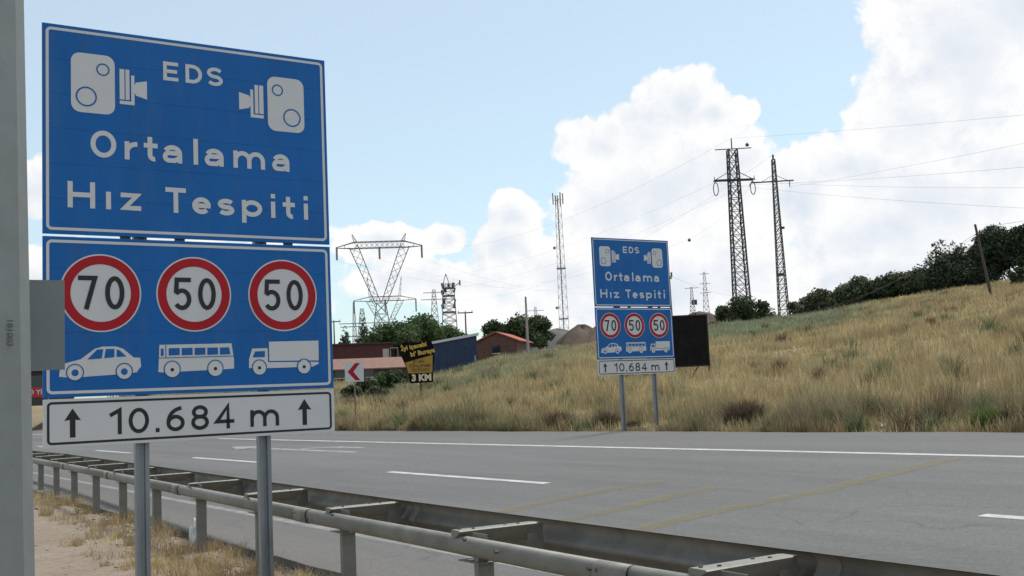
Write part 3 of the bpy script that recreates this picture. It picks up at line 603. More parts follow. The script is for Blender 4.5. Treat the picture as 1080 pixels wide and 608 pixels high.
# black and yellow hand-lettered advertising board
p = hill_hit(444.5, 424.0); dist = math.hypot(p[0], p[1]); k = dist/1160; yaw = -math.atan2(p[0], p[1])
ad = thing('advertising_board', tuple(p), yaw, 'black and yellow roadside board reading 3 KM, on a thin pole in the grass', 'sign board')
def A2(px, py): return ((px-444.0)*k, (424.5-py)*k)
ADB = mat('ad_black', (.010, .009, .009), .95, spec=.05); ADY = mat('ad_yellow', (.34, .21, .03), .6, var=.12, scale=3); ADT = mat('ad_lettering', (.55, .36, .07), .6); ADW = mat('ad_white_lettering', (.60, .56, .40), .6); ADR = mat('ad_brown_lettering', (.10, .045, .02), .6)
out = [(421.5, 366), (428, 361), (440, 362), (456, 360.5), (458.5, 366), (459.5, 378), (457.5, 390), (457, 404.5), (433.5, 405), (431, 393), (427.5, 383), (424, 375)]
pts = [A2(*q) for q in out][::-1]; b = MB(); n = len(pts)
b.add([(x, -.03, z) for x, z in pts] + [(x, .03, z) for x, z in pts], [tuple(range(n)), tuple(range(n, 2*n))[::-1]] + [(i, n+i, n+(i+1) % n, (i+1) % n) for i in range(n)])
bd = b.build('board', ADB, ad); b.f  # outline with real thickness
b = MB(); b.poly([A2(*q) for q in ((428.5, 383), (457.5, 376), (456.5, 394.5), (431.5, 394.5))], -.034); b.build('yellow_field', ADY, bd)
def adtext(s, px, py, size, m, slope=0, bold=0.0): x, z = A2(px, py); text_mesh(s, size*k, 'lettering', m, bd, (x, -.038, z), (rad(90), slope, 0), 0, bold*k)
adtext("İyi içecebi", 438, 366.5, 6.6, ADT, -.16, .25); adtext("bi' Buraya", 447, 373.0, 6.6, ADT, -.16, .25)
adtext('ET-BAL', 443, 382.6, 4.2, ADR, -.03, .1); adtext('DİNLENME', 444, 387.0, 4.6, ADR, 0, .1); adtext('TESİSLERİ', 444, 391.4, 4.4, ADR, 0, .1); adtext('3 KM', 445, 399.6, 9.4, ADW, 0, .5)
MB().bar((0, .06, -.3), (0, .06, 55*k), .085, 8).build('pole', WOOD, ad)

# blank black board behind the far sign
pB = hill_hit(737, 399, 24); dist = math.hypot(pB[0], pB[1]); k = dist/1160
bb = thing('black_board', tuple(pB), -math.atan2(pB[0], pB[1])+.10, 'plain black board on thin legs, partly behind the far blue sign', 'board')
MB().box(-52*k, 12.5*k, -.03, .03, 12*k, 66*k).build('panel', mat('board_black', (.012, .0115, .011), .9, var=.3, scale=1.5, spec=.1, dirt=((.035, .032, .028), 2.5, .5)), bb)
for (xa, xb, za, zb_) in ((-52, 12.5, 64.6, 66), (-52, 12.5, 12, 13.4), (-52, -50.8, 13.4, 64.6), (11.3, 12.5, 13.4, 64.6)): MB().box(xa*k, xb*k, -.05, -.031, za*k, zb_*k).build('frame_bar', mat('board_frame', (.03, .026, .024), .7, var=.3), bb)
for lx in (-44, 11.5): MB().bar((lx*k, .055, -.4), (lx*k, .055, 60*k), .05).build('leg', WOOD, bb)
MB().bar((1*k, .06, 13*k), (-10*k, .10, -3*k), .045).build('brace', WOOD, bb)

# ------------------------------------------------------------------ pylons and masts
def lattice(mb_leg, mb_br, zs, hw, bar_l, bar_b, cx=0.0, cy=0.0, xmul=1.0):
    """zs: heights, hw(z): half width; four legs and crossed bracing on each face"""
    cs = [(-1, -1), (1, -1), (1, 1), (-1, 1)]
    def pt(c, z): h = hw(z); return (cx + c[0]*h*xmul, cy + c[1]*h, z)
    for a, c in zip(zs[:-1], zs[1:]):
        for q in range(4):
            mb_leg[q].bar(pt(cs[q], a), pt(cs[q], c), bar_l)
            n_ = cs[(q+1) % 4]; mb_br.bar(pt(cs[q], a), pt(n_, c), bar_b); mb_br.bar(pt(n_, a), pt(cs[q], c), bar_b); mb_br.bar(pt(cs[q], c), pt(n_, c), bar_b)
def put_tower(name, px, r, zbase, label, cat='pylon', group=None, yaw=0.0, py=335):
    a = at_range(px, py, r); return thing(name, (a[0], a[1], zbase), -math.atan2(a[0], a[1]) + yaw, label, cat, group)
def pixz(px, py, r): return float(at_range(px, py, r)[2])
def lean_to(o, px_top, px_bot): pass

WIRE_ENDS = {}
# pylon with two arms and jumper loops
R_A = 162.0; zb = float(on_hill(783, R_A)[2]) - 2.5; k = R_A/1160
t1 = put_tower('power_pylon', 783.5, R_A, zb, 'dark lattice pylon with wide crossarm and hanging loops, left of the thinner pylon', group='power pylons on the hill', yaw=.25)
ztop = pixz(773.5, 158, R_A) - zb; zarm = pixz(776, 190, R_A) - zb; zpk = pixz(773, 146, R_A) - zb; zcr = pixz(774, 157.5, R_A) - zb
legs = [MB() for _ in range(4)]; br = MB(); zs = [ztop*q for q in np.linspace(0, 1, 17)]
lattice(legs, br, zs, lambda z: 1.14 + (.62-1.14)*z/ztop, .19, .085)
for q in legs: q.build('leg', PAINT, t1)
br.build('bracing', PAINT, t1)
b = MB(); b.bar((0, 0, ztop), (0, 0, zpk), .14); b.bar((-2.5, 0, zcr), (2.9, 0, zcr+.12), .12); b.build('top_bar', PAINT, t1)
b = MB(); aw = 21*k; b.bar((-aw, -.35, zarm), (aw, -.35, zarm), .20); b.bar((-aw, .35, zarm), (aw, .35, zarm), .20)
for q in np.linspace(-aw, aw, 9): b.bar((q, -.35, zarm), (q+.3, .35, zarm), .10)
for q in (-1, 1): b.bar((q*aw, 0, zarm), (q*.55, 0, zarm+1.3), .09); b.bar((q*aw, -.35, zarm), (q*aw, -.35, zarm+.5), .09)
b.build('crossarm', PAINT, t1)
for q in (-1, 1):
    b = MB(); w_, h_ = 2.6*k, 7*k; c_ = (q*(aw-.2), 0, zarm-9*k)
    b.tube([(c_[0]+w_*math.cos(t), c_[1], c_[2]+h_*math.sin(t)) for t in np.linspace(0, 2*math.pi, 17)], .07, 5); b.bar((q*(aw-.2), 0, zarm), (q*(aw-.2), 0, zarm-2.2*k), .10); b.build('jumper_loop', INSUL, t1)
def wpt(o, p): return np.array(o.location) + np.array((Matrix.Rotation(o.rotation_euler.z, 3, 'Z') @ Vector(p)))
T1L, T1R, T1T = wpt(t1, (-aw, 0, zarm-.3)), wpt(t1, (aw, 0, zarm-.3)), wpt(t1, (0, 0, zpk)); T1C = wpt(t1, (2.9, 0, zcr))
# thinner pylon
R_B = 160.0; zb = float(on_hill(827, R_B)[2]) - 1.5; k = R_B/1160
t2 = put_tower('power_pylon', 827, R_B, zb, 'slim pale-banded lattice pylon with one thin crossarm, right of the dark pylon', group='power pylons on the hill', yaw=.2)
ztop = pixz(821, 168, R_B) - zb; zarm = pixz(822, 191, R_B) - zb
legs = [MB() for _ in range(4)]; br = MB(); zs = list(np.linspace(0, ztop, 22))
lattice(legs, br, zs, lambda z: .70 + (.20-.70)*z/ztop, .13, .065)
for q in legs: q.build('leg', PAINT, t2)
br.build('bracing', LATT1, t2)
b = MB(); b.bar((0, 0, ztop), (0, 0, ztop+.7), .22); b.build('peak', PAINT, t2)
b = MB(); aw = 19.5*k; b.bar((-aw-.6, 0, zarm-.05), (aw, 0, zarm), .17); b.bar((-aw-.6, 0, zarm-.05), (-aw-1.0, 0, zarm-.5), .12)
b.bar((-.2, .1, zarm+.9), (-aw*.7, 0, zarm), .06); b.bar((.2, .1, zarm+.9), (aw*.7, 0, zarm), .06); b.build('crossarm', PAINT, t2)
b = MB(); b.bar((aw-.6, 0, zarm), (aw-.6, 0, zarm-.95), .13, 6); b.build('insulator', INSUL, t2)
MB().box(-.5, .35, -.5, .5, ztop*.335, ztop*.335+.3).build('equipment_box', PAINT, t2); MB().box(.35, .9, -.3, .3, ztop*.60, ztop*.60+.28).build('equipment_box', PAINT, t2)
T2L, T2R, T2T = wpt(t2, (-aw-.8, 0, zarm-.3)), wpt(t2, (aw-.6, 0, zarm-.95)), wpt(t2, (0, 0, ztop+.7))
# telecom mast
R_C = 300.0; k = R_C/1160; zb = 3.0
t3 = put_tower('telecom_mast', 594.5, R_C, zb, 'tall pale triangular telecom mast with antennas at its top, behind the mounds', 'mast')
ztop = pixz(588, 207, R_C) - zb
legs = [MB() for _ in range(4)]; br = MB(); zs = list(np.linspace(0, ztop, 20)); lattice(legs, br, zs, lambda z: 1.55 + (.75-1.55)*z/ztop, .11, .05)
for q in legs: q.build('leg', LATT2, t3)
br.build('bracing', LATT2, t3); MB().bar((-.1, 0, 0), (-.1, 0, ztop), .30).build('cable_run', LATT, t3)
for q in range(6):
    t = q*math.pi/3; b = MB(); z0 = ztop-2.6 + random.uniform(-.5, .5); c_ = (1.35*math.cos(t), 1.35*math.sin(t)); b.box(c_[0]-.16, c_[0]+.16, c_[1]-.12, c_[1]+.12, z0, z0+2.4+random.uniform(0, .8)); b.bar((0, 0, z0+1.2), (c_[0], c_[1], z0+1.2), .09); b.build('antenna', LATT, t3)
for zf, sx_ in ((.73, -1.5), (.42, -1.6)): b = MB(); b.bar((sx_*.5, 0, ztop*zf), (sx_, 0, ztop*zf), .08); b.bar((sx_-.1, -.3, ztop*zf), (sx_-.1, .3, ztop*zf), .8, 10); b.build('dish', LATT, t3)
for zf in (.62, .36): b = MB(); b.box(-1.25, 1.25, -1.2, 1.2, ztop*zf, ztop*zf+.2); b.build('platform', LATT, t3)

# delta pylons far on the left
def truss(mb, a, c, w, n, bw, taper=1.0):
    a = Vector(a); c = Vector(c); d = (c-a); u = Vector((0, 1, 0)); s_ = d.normalized().cross(u).normalized(); L_ = []
    for i in range(n+1): t = i/n; ww = w*(1+(taper-1)*t)/2; o = a+d*t; L_.append([o+u*ww+s_*ww, o-u*ww+s_*ww, o-u*ww-s_*ww, o+u*ww-s_*ww])
    for i in range(n):
        for q in range(4): mb.bar(L_[i][q], L_[i+1][q], bw); mb.bar(L_[i][q], L_[i+1][(q+1) % 4], bw*.62)
def delta_pylon(px, r, ytop, ybar, ywaist, ybase, halfw_px, vtop_px, label, dw=2.0, m=LATT):
    k = r/1160; zb = pixz(px, ybase, r); o = put_tower('delta_pylon', px, r, zb, label, group='delta pylons behind the trees', py=ywaist); Z = lambda y: pixz(px, y, r)-zb
    zbar = Z(ybar); zw = Z(ywaist); hw = halfw_px*k; vt = vtop_px*k
    for s_ in (-1, 1): b = MB(); truss(b, (s_*vt, 0, zbar), (s_*.8, 0, zw), dw, 8, .17, .6); b.build('v_arm', m, o)
    legs = [MB() for _ in range(4)]; br = MB(); lattice(legs, br, list(np.linspace(0, zw, 5)), lambda z: 3.0+(1.2-3.0)*z/zw, .2, .11)
    for q in legs: q.build('leg', m, o)
    br.build('bracing', m, o)
    b = MB(); truss(b, (-vt, 0, zbar+.3), (vt, 0, zbar+.3), 1.7, 10, .16)
    for s_ in (-1, 1):
        for u in (-.6, .6): b.bar((s_*vt, u, zbar+1.1), (s_*hw, 0, zbar-.2), .18); b.bar((s_*vt, u, zbar-.6), (s_*hw, 0, zbar-.3), .18)
        b.bar((s_*(vt+hw)/2, -.3, zbar+.5), (s_*(vt+hw)/2, .3, zbar-.4), .13)
    b.build('bridge', m, o)
    for s_ in (-1, 1): b = MB(); truss(b, (s_*(vt-.6), 0, zbar+1.0), (s_*(vt+.3), 0, Z(ytop)), .9, 4, .12, .15); b.build('peak', m, o)
    for s_ in (-1, 0, 1): b = MB(); b.bar((s_*hw*.98, 0, zbar-.3), (s_*hw*.98, 0, zbar-14*k), .55, 8); b.build('insulator', LATT, o)
    return o
dp = delta_pylon(402, 300, 247, 259.5, 320, 366, 45.5, 27, 'huge delta-shaped lattice pylon towering behind the round green tree', 2.4, LATT1)
dp2 = delta_pylon(407, 430, 293, 316, 346, 368, 33, 17, 'smaller delta pylon seen low through the arms of the huge one', 2.2, LATT1)

# telecom tower with equipment, left of the container
R_D = 190.0; k = R_D/1160; zb = pixz(474, 362, R_D); t5 = put_tower('equipment_tower', 474, R_D, zb, 'dark squat lattice tower loaded with drums and antennas beside the round tree', 'mast')
zt5 = pixz(472, 300, R_D)-zb; legs = [MB() for _ in range(4)]; br = MB(); lattice(legs, br, list(np.linspace(0, zt5, 9)), lambda z: 1.35+(.95-1.35)*z/zt5, .14, .08)
for q in legs: q.build('leg', LATT, t5)
br.build('bracing', LATT, t5)
b = MB(); b.bar((-.9, 0, zt5), (-.4, 0, zt5+10*k), .12); b.bar((.2, 0, zt5), (-.3, 0, zt5+10*k), .12); b.bar((-.35, 0, zt5+9*k), (-.35, 0, zt5+11*k), .2); b.build('peak', LATT, t5)
for zf, w_ in ((.93, .95), (.80, 1.0), (.52, 1.2)): MB().box(-w_, w_, -w_, w_, zt5*zf-.08, zt5*zf+.08).build('platform', PAINT, t5)
for q in range(13):
    zz_ = zt5*random.choice((.58, .66, .82, .86, .94)); t = random.uniform(0, 6.28); c_ = (1.0*math.cos(t), 1.0*math.sin(t)); b = MB(); b.bar((c_[0], c_[1], zz_), (c_[0]*1.15, c_[1]*1.15, zz_+.8), random.uniform(.25, .55), 8); b.build('antenna', PAINT, t5)
b = MB(); b.bar((1.0, 0, zt5*.95), (2.0, 0, zt5*1.02), .12); b.box(1.9, 2.15, -.1, .1, zt5*.97, zt5*1.06); b.build('side_arm', PAINT, t5)
def small_pylon(px, r, ytop, ybase, hw, label, arms=((.95, 1.2), (.82, 1.5)), m=LATT, group='small far pylons', bl=.14):
    zb = pixz(px, ybase, r); o = put_tower('small_pylon', px, r, zb, label, group=group); zt = pixz(px, ytop, r)-zb
    legs = [MB() for _ in range(4)]; br = MB(); lattice(legs, br, list(np.linspace(0, zt, 9)), lambda z: hw+(hw*.25-hw)*z/zt, bl, bl*.55)
    for q in legs: q.build('leg', m, o)
    br.build('bracing', m, o)
    for zf, w_ in arms: MB().bar((-w_*hw*1.6, 0, zt*zf), (w_*hw*1.6, 0, zt*zf), bl*1.2).build('crossarm', m, o)
    return o
small_pylon(458.5, 260, 306, 362, 1.3, 'thin pale pylon just left of the dark equipment tower', m=LATT2)
small_pylon(745.5, 330, 287, 336, 1.0, 'taller thin far pylon between the far sign and the dark pylon', arms=((.96, .9), (.75, 1.0), (.55, 1.0)), m=LATT2)
sp = small_pylon(731, 320, 303, 336, .9, 'shorter far pylon with a dark box, above the black board', arms=((.97, 1.3),), m=LATT2)
MB().box(-.2, 1.4, -.5, .5, 3.9, 5.3).build('transformer', PAINT, sp)
small_pylon(382, 240, 326, 366, 1.3, 'small pylon with low crossarms left of the round tree', arms=((.62, 2.4), (.28, 2.2)))
small_pylon(373.5, 250, 319, 366, .5, 'needle-thin mast left of the round tree', arms=((.45, 4.0),))
small_pylon(565, 330, 324, 362, 1.0, 'tiny pale pylon rising behind the dark green trees', arms=((.9, 1.6), (.72, 1.6)), m=LATT2)
def tpole(name, px, r, ytop, ybase, half_px, label, m=WOOD, w=.22, px_top=None, arms=1, group='utility poles'):
    zb = pixz(px, ybase, r); o = put_tower(name, px, r, zb, label, 'utility pole', group, py=ybase); k = r/1160; zt = pixz(px, ytop, r)-zb; dx = 0 if px_top is None else (px_top-px)*k - .04*zt*0
    MB().bar((0, 0, -.6), (dx, 0, zt), w*1.15, 8, w*.8).build('shaft', m, o)
    if half_px:
        for q in range(arms): MB().box(dx-half_px*k, dx+half_px*k, -.08, .08, zt-.15-q*.9, zt-q*.9).build('crossarm', m, o)
        b = MB()
        for s_ in (-.9, 0, .9): b.bar((dx+s_*half_px*k, 0, zt-.02), (dx+s_*half_px*k, 0, zt+.22), .12, 6)
        b.build('insulator', INSUL, o)
    return o
tpole('utility_pole', 492, 150, 329.5, 362, 8, 'T-shaped pole above the blue container')
tpole('utility_pole', 353, 170, 339, 372, 7, 'T-shaped pole at the right edge of the near sign')
tpole('utility_pole', 557, 118, 313, 372, 0, 'bare pale pole in front of the dark green trees', CONC, .26, 557)
pr = hill_hit(1048, 317, 40); rr_ = math.hypot(pr[0], pr[1])
o = tpole('utility_pole', 1048, rr_, 235, 319, 0, 'leaning dark wooden pole on the slope in front of the pines', WOOD, .21, 1037.5)
tpole('utility_pole', 709.5, 62, 291.5, 350, 3.0, 'pole with a short arm rising behind the far blue sign', CONC, .14, 709)

# ------------------------------------------------------------------ wires
def wire(name, a, c, sag, label, r=.022, *, grp='power lines', n=26):
    a = np.array(a, float); c = np.array(c, float); pts = []
    if label.endswith('right edge'): c = a+(c-a)*1.7; sag *= .6      # the span goes on to a support outside the picture
    for i in range(n+1): t = i/n; p = a+(c-a)*t; p[2] -= sag*4*t*(1-t); pts.append(p - a)
    b = MB().tube(pts, r*.42, 5); o = b.build(name, WIRE); o.location = a; return tag(o, label, 'power line', grp)
wire('power_line', T2R, at_range(1200, 118, 90), 1.0, 'wire from the slim pylon arm to the upper right edge')
wire('power_line', T2L, at_range(1230, 150, 88), 1.5, 'second wire from the slim pylon crossarm to the right edge')
wire('power_line', T1T, at_range(1240, 96, 96), 1.2, 'topmost wire from the dark pylon peak to the right edge')
wire('power_line', T1R, at_range(1240, 178, 92), 2.2, 'wire from the dark pylon right arm to the right edge')
wire('power_line', T1L, at_range(1250, 205, 90), 2.6, 'wire from the dark pylon left arm to the right edge')
wire('power_line', T1L, at_range(455, 292, 330), 3.0, 'wire from the dark pylon left arm towards the equipment tower')
wire('power_line', T1R, at_range(458, 306, 330), 3.2, 'wire from the dark pylon right arm towards the equipment tower')
w1 = wire('power_line', T1T, at_range(440, 262, 330), 5.0, 'top wire from the dark pylon towards the huge delta pylon', .026)
wire('power_line', T2T, at_range(470, 316, 300), 6.0, 'wire from the slim pylon peak sagging towards the left')
wire('power_line', at_range(1041, 239, rr_), at_range(838, 331, 150), 1.3, 'sagging wire from the leaning wooden pole down to the shrubs', .03)
wire('power_line', at_range(1041, 239, rr_), at_range(1200, 205, rr_*.8), .5, 'wire from the leaning wooden pole out of the right edge', .03)
wire('power_line', at_range(1041, 242, rr_), at_range(760, 345, 160), 2.4, 'second sagging wire from the leaning wooden pole to the left', .022)
wire('power_line', at_range(706, 291, 62), at_range(800, 312, 140), .6, 'thin wire from the pole behind the far sign to the right', .014)
hwd = 45.5*300/1160
for s_, nm in ((-1, 'left'), (0, 'middle'), (1, 'right')):
    wire('power_line', wpt(dp, (s_*hwd*.98, 0, pixz(403, 274, 300)-dp.location[2])), at_range(640 + 30*s_, 296 + 5*s_, 620), 7, f'wire from the {nm} insulator of the huge delta pylon', .035)
MARKM = mat('marker_ball', (.10, .085, .08), .6)
def ball(px, py, r, rad_, label):
    c_ = at_range(px, py, r); bm = bmesh.new(); bmesh.ops.create_uvsphere(bm, u_segments=14, v_segments=9, radius=rad_); me = bpy.data.meshes.new('marker_ball'); bm.to_mesh(me); bm.free(); me.materials.append(MARKM)
    root = bpy.data.objects.new('marker_ball', me); COL.objects.link(root); root.location = c_; tag(root, label, 'marker ball', 'balls marking the overhead wires')
    MB().bar((0, 0, 0), (0, 0, rad_*1.5), .08, 6).build('clamp', PAINT, root); return root
pb = w1.location; ball(788, 153, R_A-1, .27, 'dark marker ball on the wire beside the dark pylon peak')
ball(727, 253.5, 150, .22, 'dark marker ball hanging in the sky right of the far sign')
wire('power_line', at_range(727, 252.5, 150), T1R, 1.0, 'wire from the dark pylon right arm to the marker ball', .018)
wire('power_line', at_range(727, 252.5, 150), at_range(500, 300, 280), 2.5, 'wire running left from the marker ball over the far sign', .02)

# ------------------------------------------------------------------ buildings behind the bank
def build_at(name, px, py, r, z, label, yaw=0.0, cat='building'):
    a = at_range(px, py, r); return thing(name, (a[0], a[1], z), -math.atan2(a[0], a[1]) + yaw, label, cat)
REDW = mat('dark_red_sheet', (.085, .022, .022), .7, var=.15, scale=1.2, dirt=((.12, .07, .05), 1.5, .4)); TILE = mat('clay_tile', (.19, .105, .08), .85, var=.22, scale=2.2, stretch=(1, 3, 3), bump=.4, bscale=8)
DARKW = mat('dark_wall', (.055, .05, .045), .85, var=.2); CREAM = mat('pale_render', (.46, .43, .38), .85, var=.08); BLUEW = mat('blue_sheet', (.014, .032, .080), .55, .1, var=.18, scale=1.5, dirt=((.10, .11, .13), 1.8, .35)); ROOFW = mat('pale_roof_sheet', (.52, .52, .53), .6, var=.08)
BRICKW = mat('brown_brick', (.12, .066, .05), .9, var=.22, scale=3); RTILE = mat('red_tile', (.30, .085, .055), .85, var=.2, scale=2); GREYF = mat('grey_frame', (.25, .26, .27), .6); GLASS = mat('dark_glass', (.02, .024, .028), .12, spec=.6)
def gable(root, w, d, h, rise, wall, roof, over=.3, axis='x'):
    b = MB(); b.box(-w/2, w/2, 0, d, -2.5, h)
    if axis == 'x': b.add([(-w/2, 0, h), (-w/2, d, h), (-w/2, d/2, h+rise-.05), (w/2, 0, h), (w/2, d, h), (w/2, d/2, h+rise-.05)], [(0, 2, 1), (3, 4, 5)])
    else: b.add([(-w/2, 0, h), (w/2, 0, h), (0, 0, h+rise-.05), (-w/2, d, h), (w/2, d, h), (0, d, h+rise-.05)], [(0, 1, 2), (3, 5, 4)])
    b.build('wall', wall, root); th = .12
    for s_ in (0, 1):
        b = MB()
        if axis == 'x':
            y0 = -over if s_ == 0 else d+over; ze = h - rise*over/(d/2)
            p = [(-w/2-over, y0, ze), (w/2+over, y0, ze), (w/2+over, d/2, h+rise), (-w/2-over, d/2, h+rise)]
        else:
            x0 = (-w/2-over) if s_ == 0 else (w/2+over); ze = h - rise*over/(w/2)
            p = [(x0, -over, ze), (x0, d+over, ze), (0, d+over, h+rise), (0, -over, h+rise)]
        q = [(a, c, e+th) for a, c, e in p]; b.add(p+q, [(0, 1, 2, 3), (7, 6, 5, 4), (0, 4, 5, 1), (1, 5, 6, 2), (2, 6, 7, 3), (3, 7, 4, 0)]); b.build('roof', roof, root)
R_ = 122.0; k = R_/1160
shed = build_at('red_shed', 372, 380, R_, pixz(372, 384, R_), 'long dark red sheet-metal shed behind the tiled roof', .06)
b = MB(); b.box(-8.6, 4.5, 0, 6, -3, 20*k); b.build('wall', REDW, shed); MB().box(-8.9, 4.8, -.3, 6.3, 20*k, 20*k+.14).build('roof', DARKW, shed)
for q in range(10): MB().box(-8.4+q*1.1, -8.33+q*1.1, -.05, -.001, -1, 20*k-.02).build('seam', DARKW, shed)
d_ = MB().box(31.5*k, 38*k, -.06, -.003, 3*k, 14.5*k).build('door', CREAM, shed)
b = MB(); b.box(39*k, 39.6*k, -.5, 3, 2*k, 15.5*k); b.box(46.5*k, 47.1*k, -.5, 3, 2*k, 15.5*k); b.box(39.6*k, 46.5*k, -.5, 3, 14.6*k, 15.5*k); b.build('porch_frame', GREYF, shed)
R_ = 108.0; k = R_/1160
th = build_at('tiled_house', 376, 398, R_, pixz(376, 402, R_), 'low house with a faded orange tile roof behind the chevron sign', .05)
gable(th, 13.0, 6.4, 12.5*k, 11*k, DARKW, TILE, .35)
for q in (-4.2, -1.6, 1.2, 3.9): wn = MB().box(q-.45, q+.45, -.06, -.003, .35, 1.0).build('window', GLASS, th); MB().box(q-.5, q+.5, -.09, -.062, .27, .34).build('sill', CREAM, wn)
R_ = 112.0; k = R_/1160
bc = build_at('blue_container', 480, 385, R_, pixz(480, 402, R_), 'blue sheet-metal cabin with a white sloping roof edge', .12)
b = MB(); w_ = 24*k; zl, zr = 39*k, 47*k
b.add([(-w_, 0, -2), (w_, 0, -2), (w_, 4, -2), (-w_, 4, -2), (-w_, 0, zl), (w_, 0, zr), (w_, 4, zr), (-w_, 4, zl)], [(0, 1, 5, 4), (1, 2, 6, 5), (2, 3, 7, 6), (3, 0, 4, 7), (4, 5, 6, 7)]); b.build('wall', BLUEW, bc)
b = MB(); b.add([(x, y, z+o) for o in (.004, .26) for x, y, z in ((-w_-.2, -.25, zl), (w_+.2, -.25, zr), (w_+.2, 4.2, zr), (-w_-.2, 4.2, zl))], [(0, 3, 2, 1), (4, 5, 6, 7), (0, 1, 5, 4), (1, 2, 6, 5), (2, 3, 7, 6), (3, 0, 4, 7)]); b.build('roof', ROOFW, bc)
for q in range(-2, 3): MB().box(q*w_*.36-.03, q*w_*.36+.03, -.03, -.001, .2, 36*k).build('seam', BLUEW, bc)
MB().box(w_*.86, w_*.93, -.09, -.031, 10*k, 26*k).build('down_pipe', GREYF, bc)
R_ = 124.0; k = R_/1160
bh = build_at('brick_house', 524, 372, R_, pixz(524, 380, R_), 'brown brick house with a low red tile gable next to the blue cabin', -.25)
gable(bh, 44*k, 7, 20*k, 9*k, BRICKW, RTILE, .3, 'y')
wn = MB().box(-.5, .4, -.06, -.003, .8, 1.7).build('window', GLASS, bh); MB().box(-.56, .46, -.1, -.062, .7, .79).build('sill', CREAM, wn)
# red shop sign strip far off, seen between the pole and the sign
R_ = 95.0; k = R_/1160; rs = build_at('shop_sign', 44, 414, R_, pixz(44, 414, R_)-4.6*k, 'red banner sign with white lettering, seen between pole and near sign', 0, 'sign board')
MB().box(-14*k, 10*k, 0, .12, 0, 9.5*k).build('board', mat('shop_red', (.42, .03, .035), .6), rs); text_mesh('OTO YIKAMA', 6.4*k, 'lettering', WHITE, rs, (-1.5*k, -.02, 4.8*k), (rad(90), 0, 0), 0, .01)
for q in (-10, 6): MB().bar((q*k, .2, -2.4), (q*k, .2, 8*k), .1, 8).build('post', GREYF, rs)
sh2 = build_at('roadside_shop', 36, 420, R_+8, pixz(36, 420, R_+8), 'dark roadside shop front behind the red banner sign', 0)
b = MB(); b.box(-5, 3.2, 0, 6, -.6, 2.3); b.build('wall', DARKW, sh2); MB().box(-5.3, 3.5, -.4, 6.3, 2.3, 2.5).build('roof', GREYF, sh2); wn = MB().box(-2.2, 2.4, -.06, -.003, .1, 1.9).build('window', GLASS, sh2)

# mounds of gravel and earth
def mound(px, py, r, w, h, m, seed, nm='gravel_mound'):
    c_ = at_range(px, py, r); b = MB(); n, q = 40, 14; v = []; f = []
    for j in range(q+1):
        t = j/q
        for i in range(n):
            a = 2*math.pi*i/n; rr = w*t*(1+.18*math.sin(3*a+seed)+.1*math.sin(7*a+2*seed)); z = h*(.5+.5*math.cos(math.pi*t))*(1+.1*math.sin(2*a+seed)) + .38*float(fnoise(rr*math.cos(a)*.9, rr*math.sin(a)*.9, seed)) + .22*float(fnoise(rr*math.cos(a)*2.6, rr*math.sin(a)*2.6, seed+9)); v.append((rr*math.cos(a), rr*math.sin(a)*.8, z-.4-2.5*t*t))
    for j in range(q):
        for i in range(n): f.append((j*n+i, (j+1)*n+i, (j+1)*n+(i+1) % n, j*n+(i+1) % n))
    b.add(v, f); o = b.build(nm, m, None, True); o.location = (c_[0], c_[1], pixz(px, py, r)); return tag(o, kind='structure')
GRAV = ground_material('gravel_grey', (.15, .145, .14), (.12, .115, .11), (.085, .08, .075), .5, 3, .6); EARTH = ground_material('earth_brown', (.135, .10, .08), (.105, .08, .065), (.07, .055, .045), .5, 3, .6)
mound(588, 366, 190, 10, 3.4, GRAV, 1); mound(614, 367, 185, 8, 4.0, EARTH, 2); mound(640, 366, 186, 10, 4.2, EARTH, 3); mound(735, 346, 185, 10, 2.7, EARTH, 4); mound(757, 346, 190, 8, 1.8, GRAV, 5)

# ------------------------------------------------------------------ vegetation
def np_mesh(name, V, F3, F4, C, m):
    me = bpy.data.meshes.new(name); nv = len(V); n3 = len(F3); n4 = len(F4)
    me.vertices.add(nv); me.vertices.foreach_set('co', np.ascontiguousarray(V, np.float32).ravel())
    me.loops.add(n3*3+n4*4); me.polygons.add(n3+n4)
    li = np.concatenate([np.asarray(F4, np.int32).ravel(), np.asarray(F3, np.int32).ravel()]); me.loops.foreach_set('vertex_index', li)
    ls = np.concatenate([np.arange(n4)*4, n4*4+np.arange(n3)*3]).astype(np.int32); me.polygons.foreach_set('loop_start', ls)
    me.update(calc_edges=True)
    if C is not None:
        at = me.color_attributes.new('tint', 'FLOAT_COLOR', 'POINT'); at.data.foreach_set('color', np.concatenate([C, np.ones((nv, 1))], 1).astype(np.float32).ravel())
    me.materials.append(m); return me
def plant_material(name, trans=.25, rough=.8):
    m = bpy.data.materials.new(name); m.use_nodes = True; nt = m.node_tree; N = nt.nodes; L = nt.links; b = N['Principled BSDF']; b.inputs['Roughness'].default_value = rough; b.inputs['Specular IOR Level'].default_value = .15
    a = N.new('ShaderNodeAttribute'); a.attribute_name = 'tint'; L.new(a.outputs['Color'], b.inputs['Base Color'])
    t = N.new('ShaderNodeBsdfTranslucent'); L.new(a.outputs['Color'], t.inputs[0]); mx = N.new('ShaderNodeMixShader'); mx.inputs[0].default_value = trans; L.new(b.outputs[0], mx.inputs[1]); L.new(t.outputs[0], mx.inputs[2]); L.new(mx.outputs[0], N['Material Output'].inputs[0]); return m
GRASSM = plant_material('dry_grass', .3); LEAFM = plant_material('leaves', .22); BARK = mat('bark', (.07, .055, .042), .95, var=.25, scale=4)
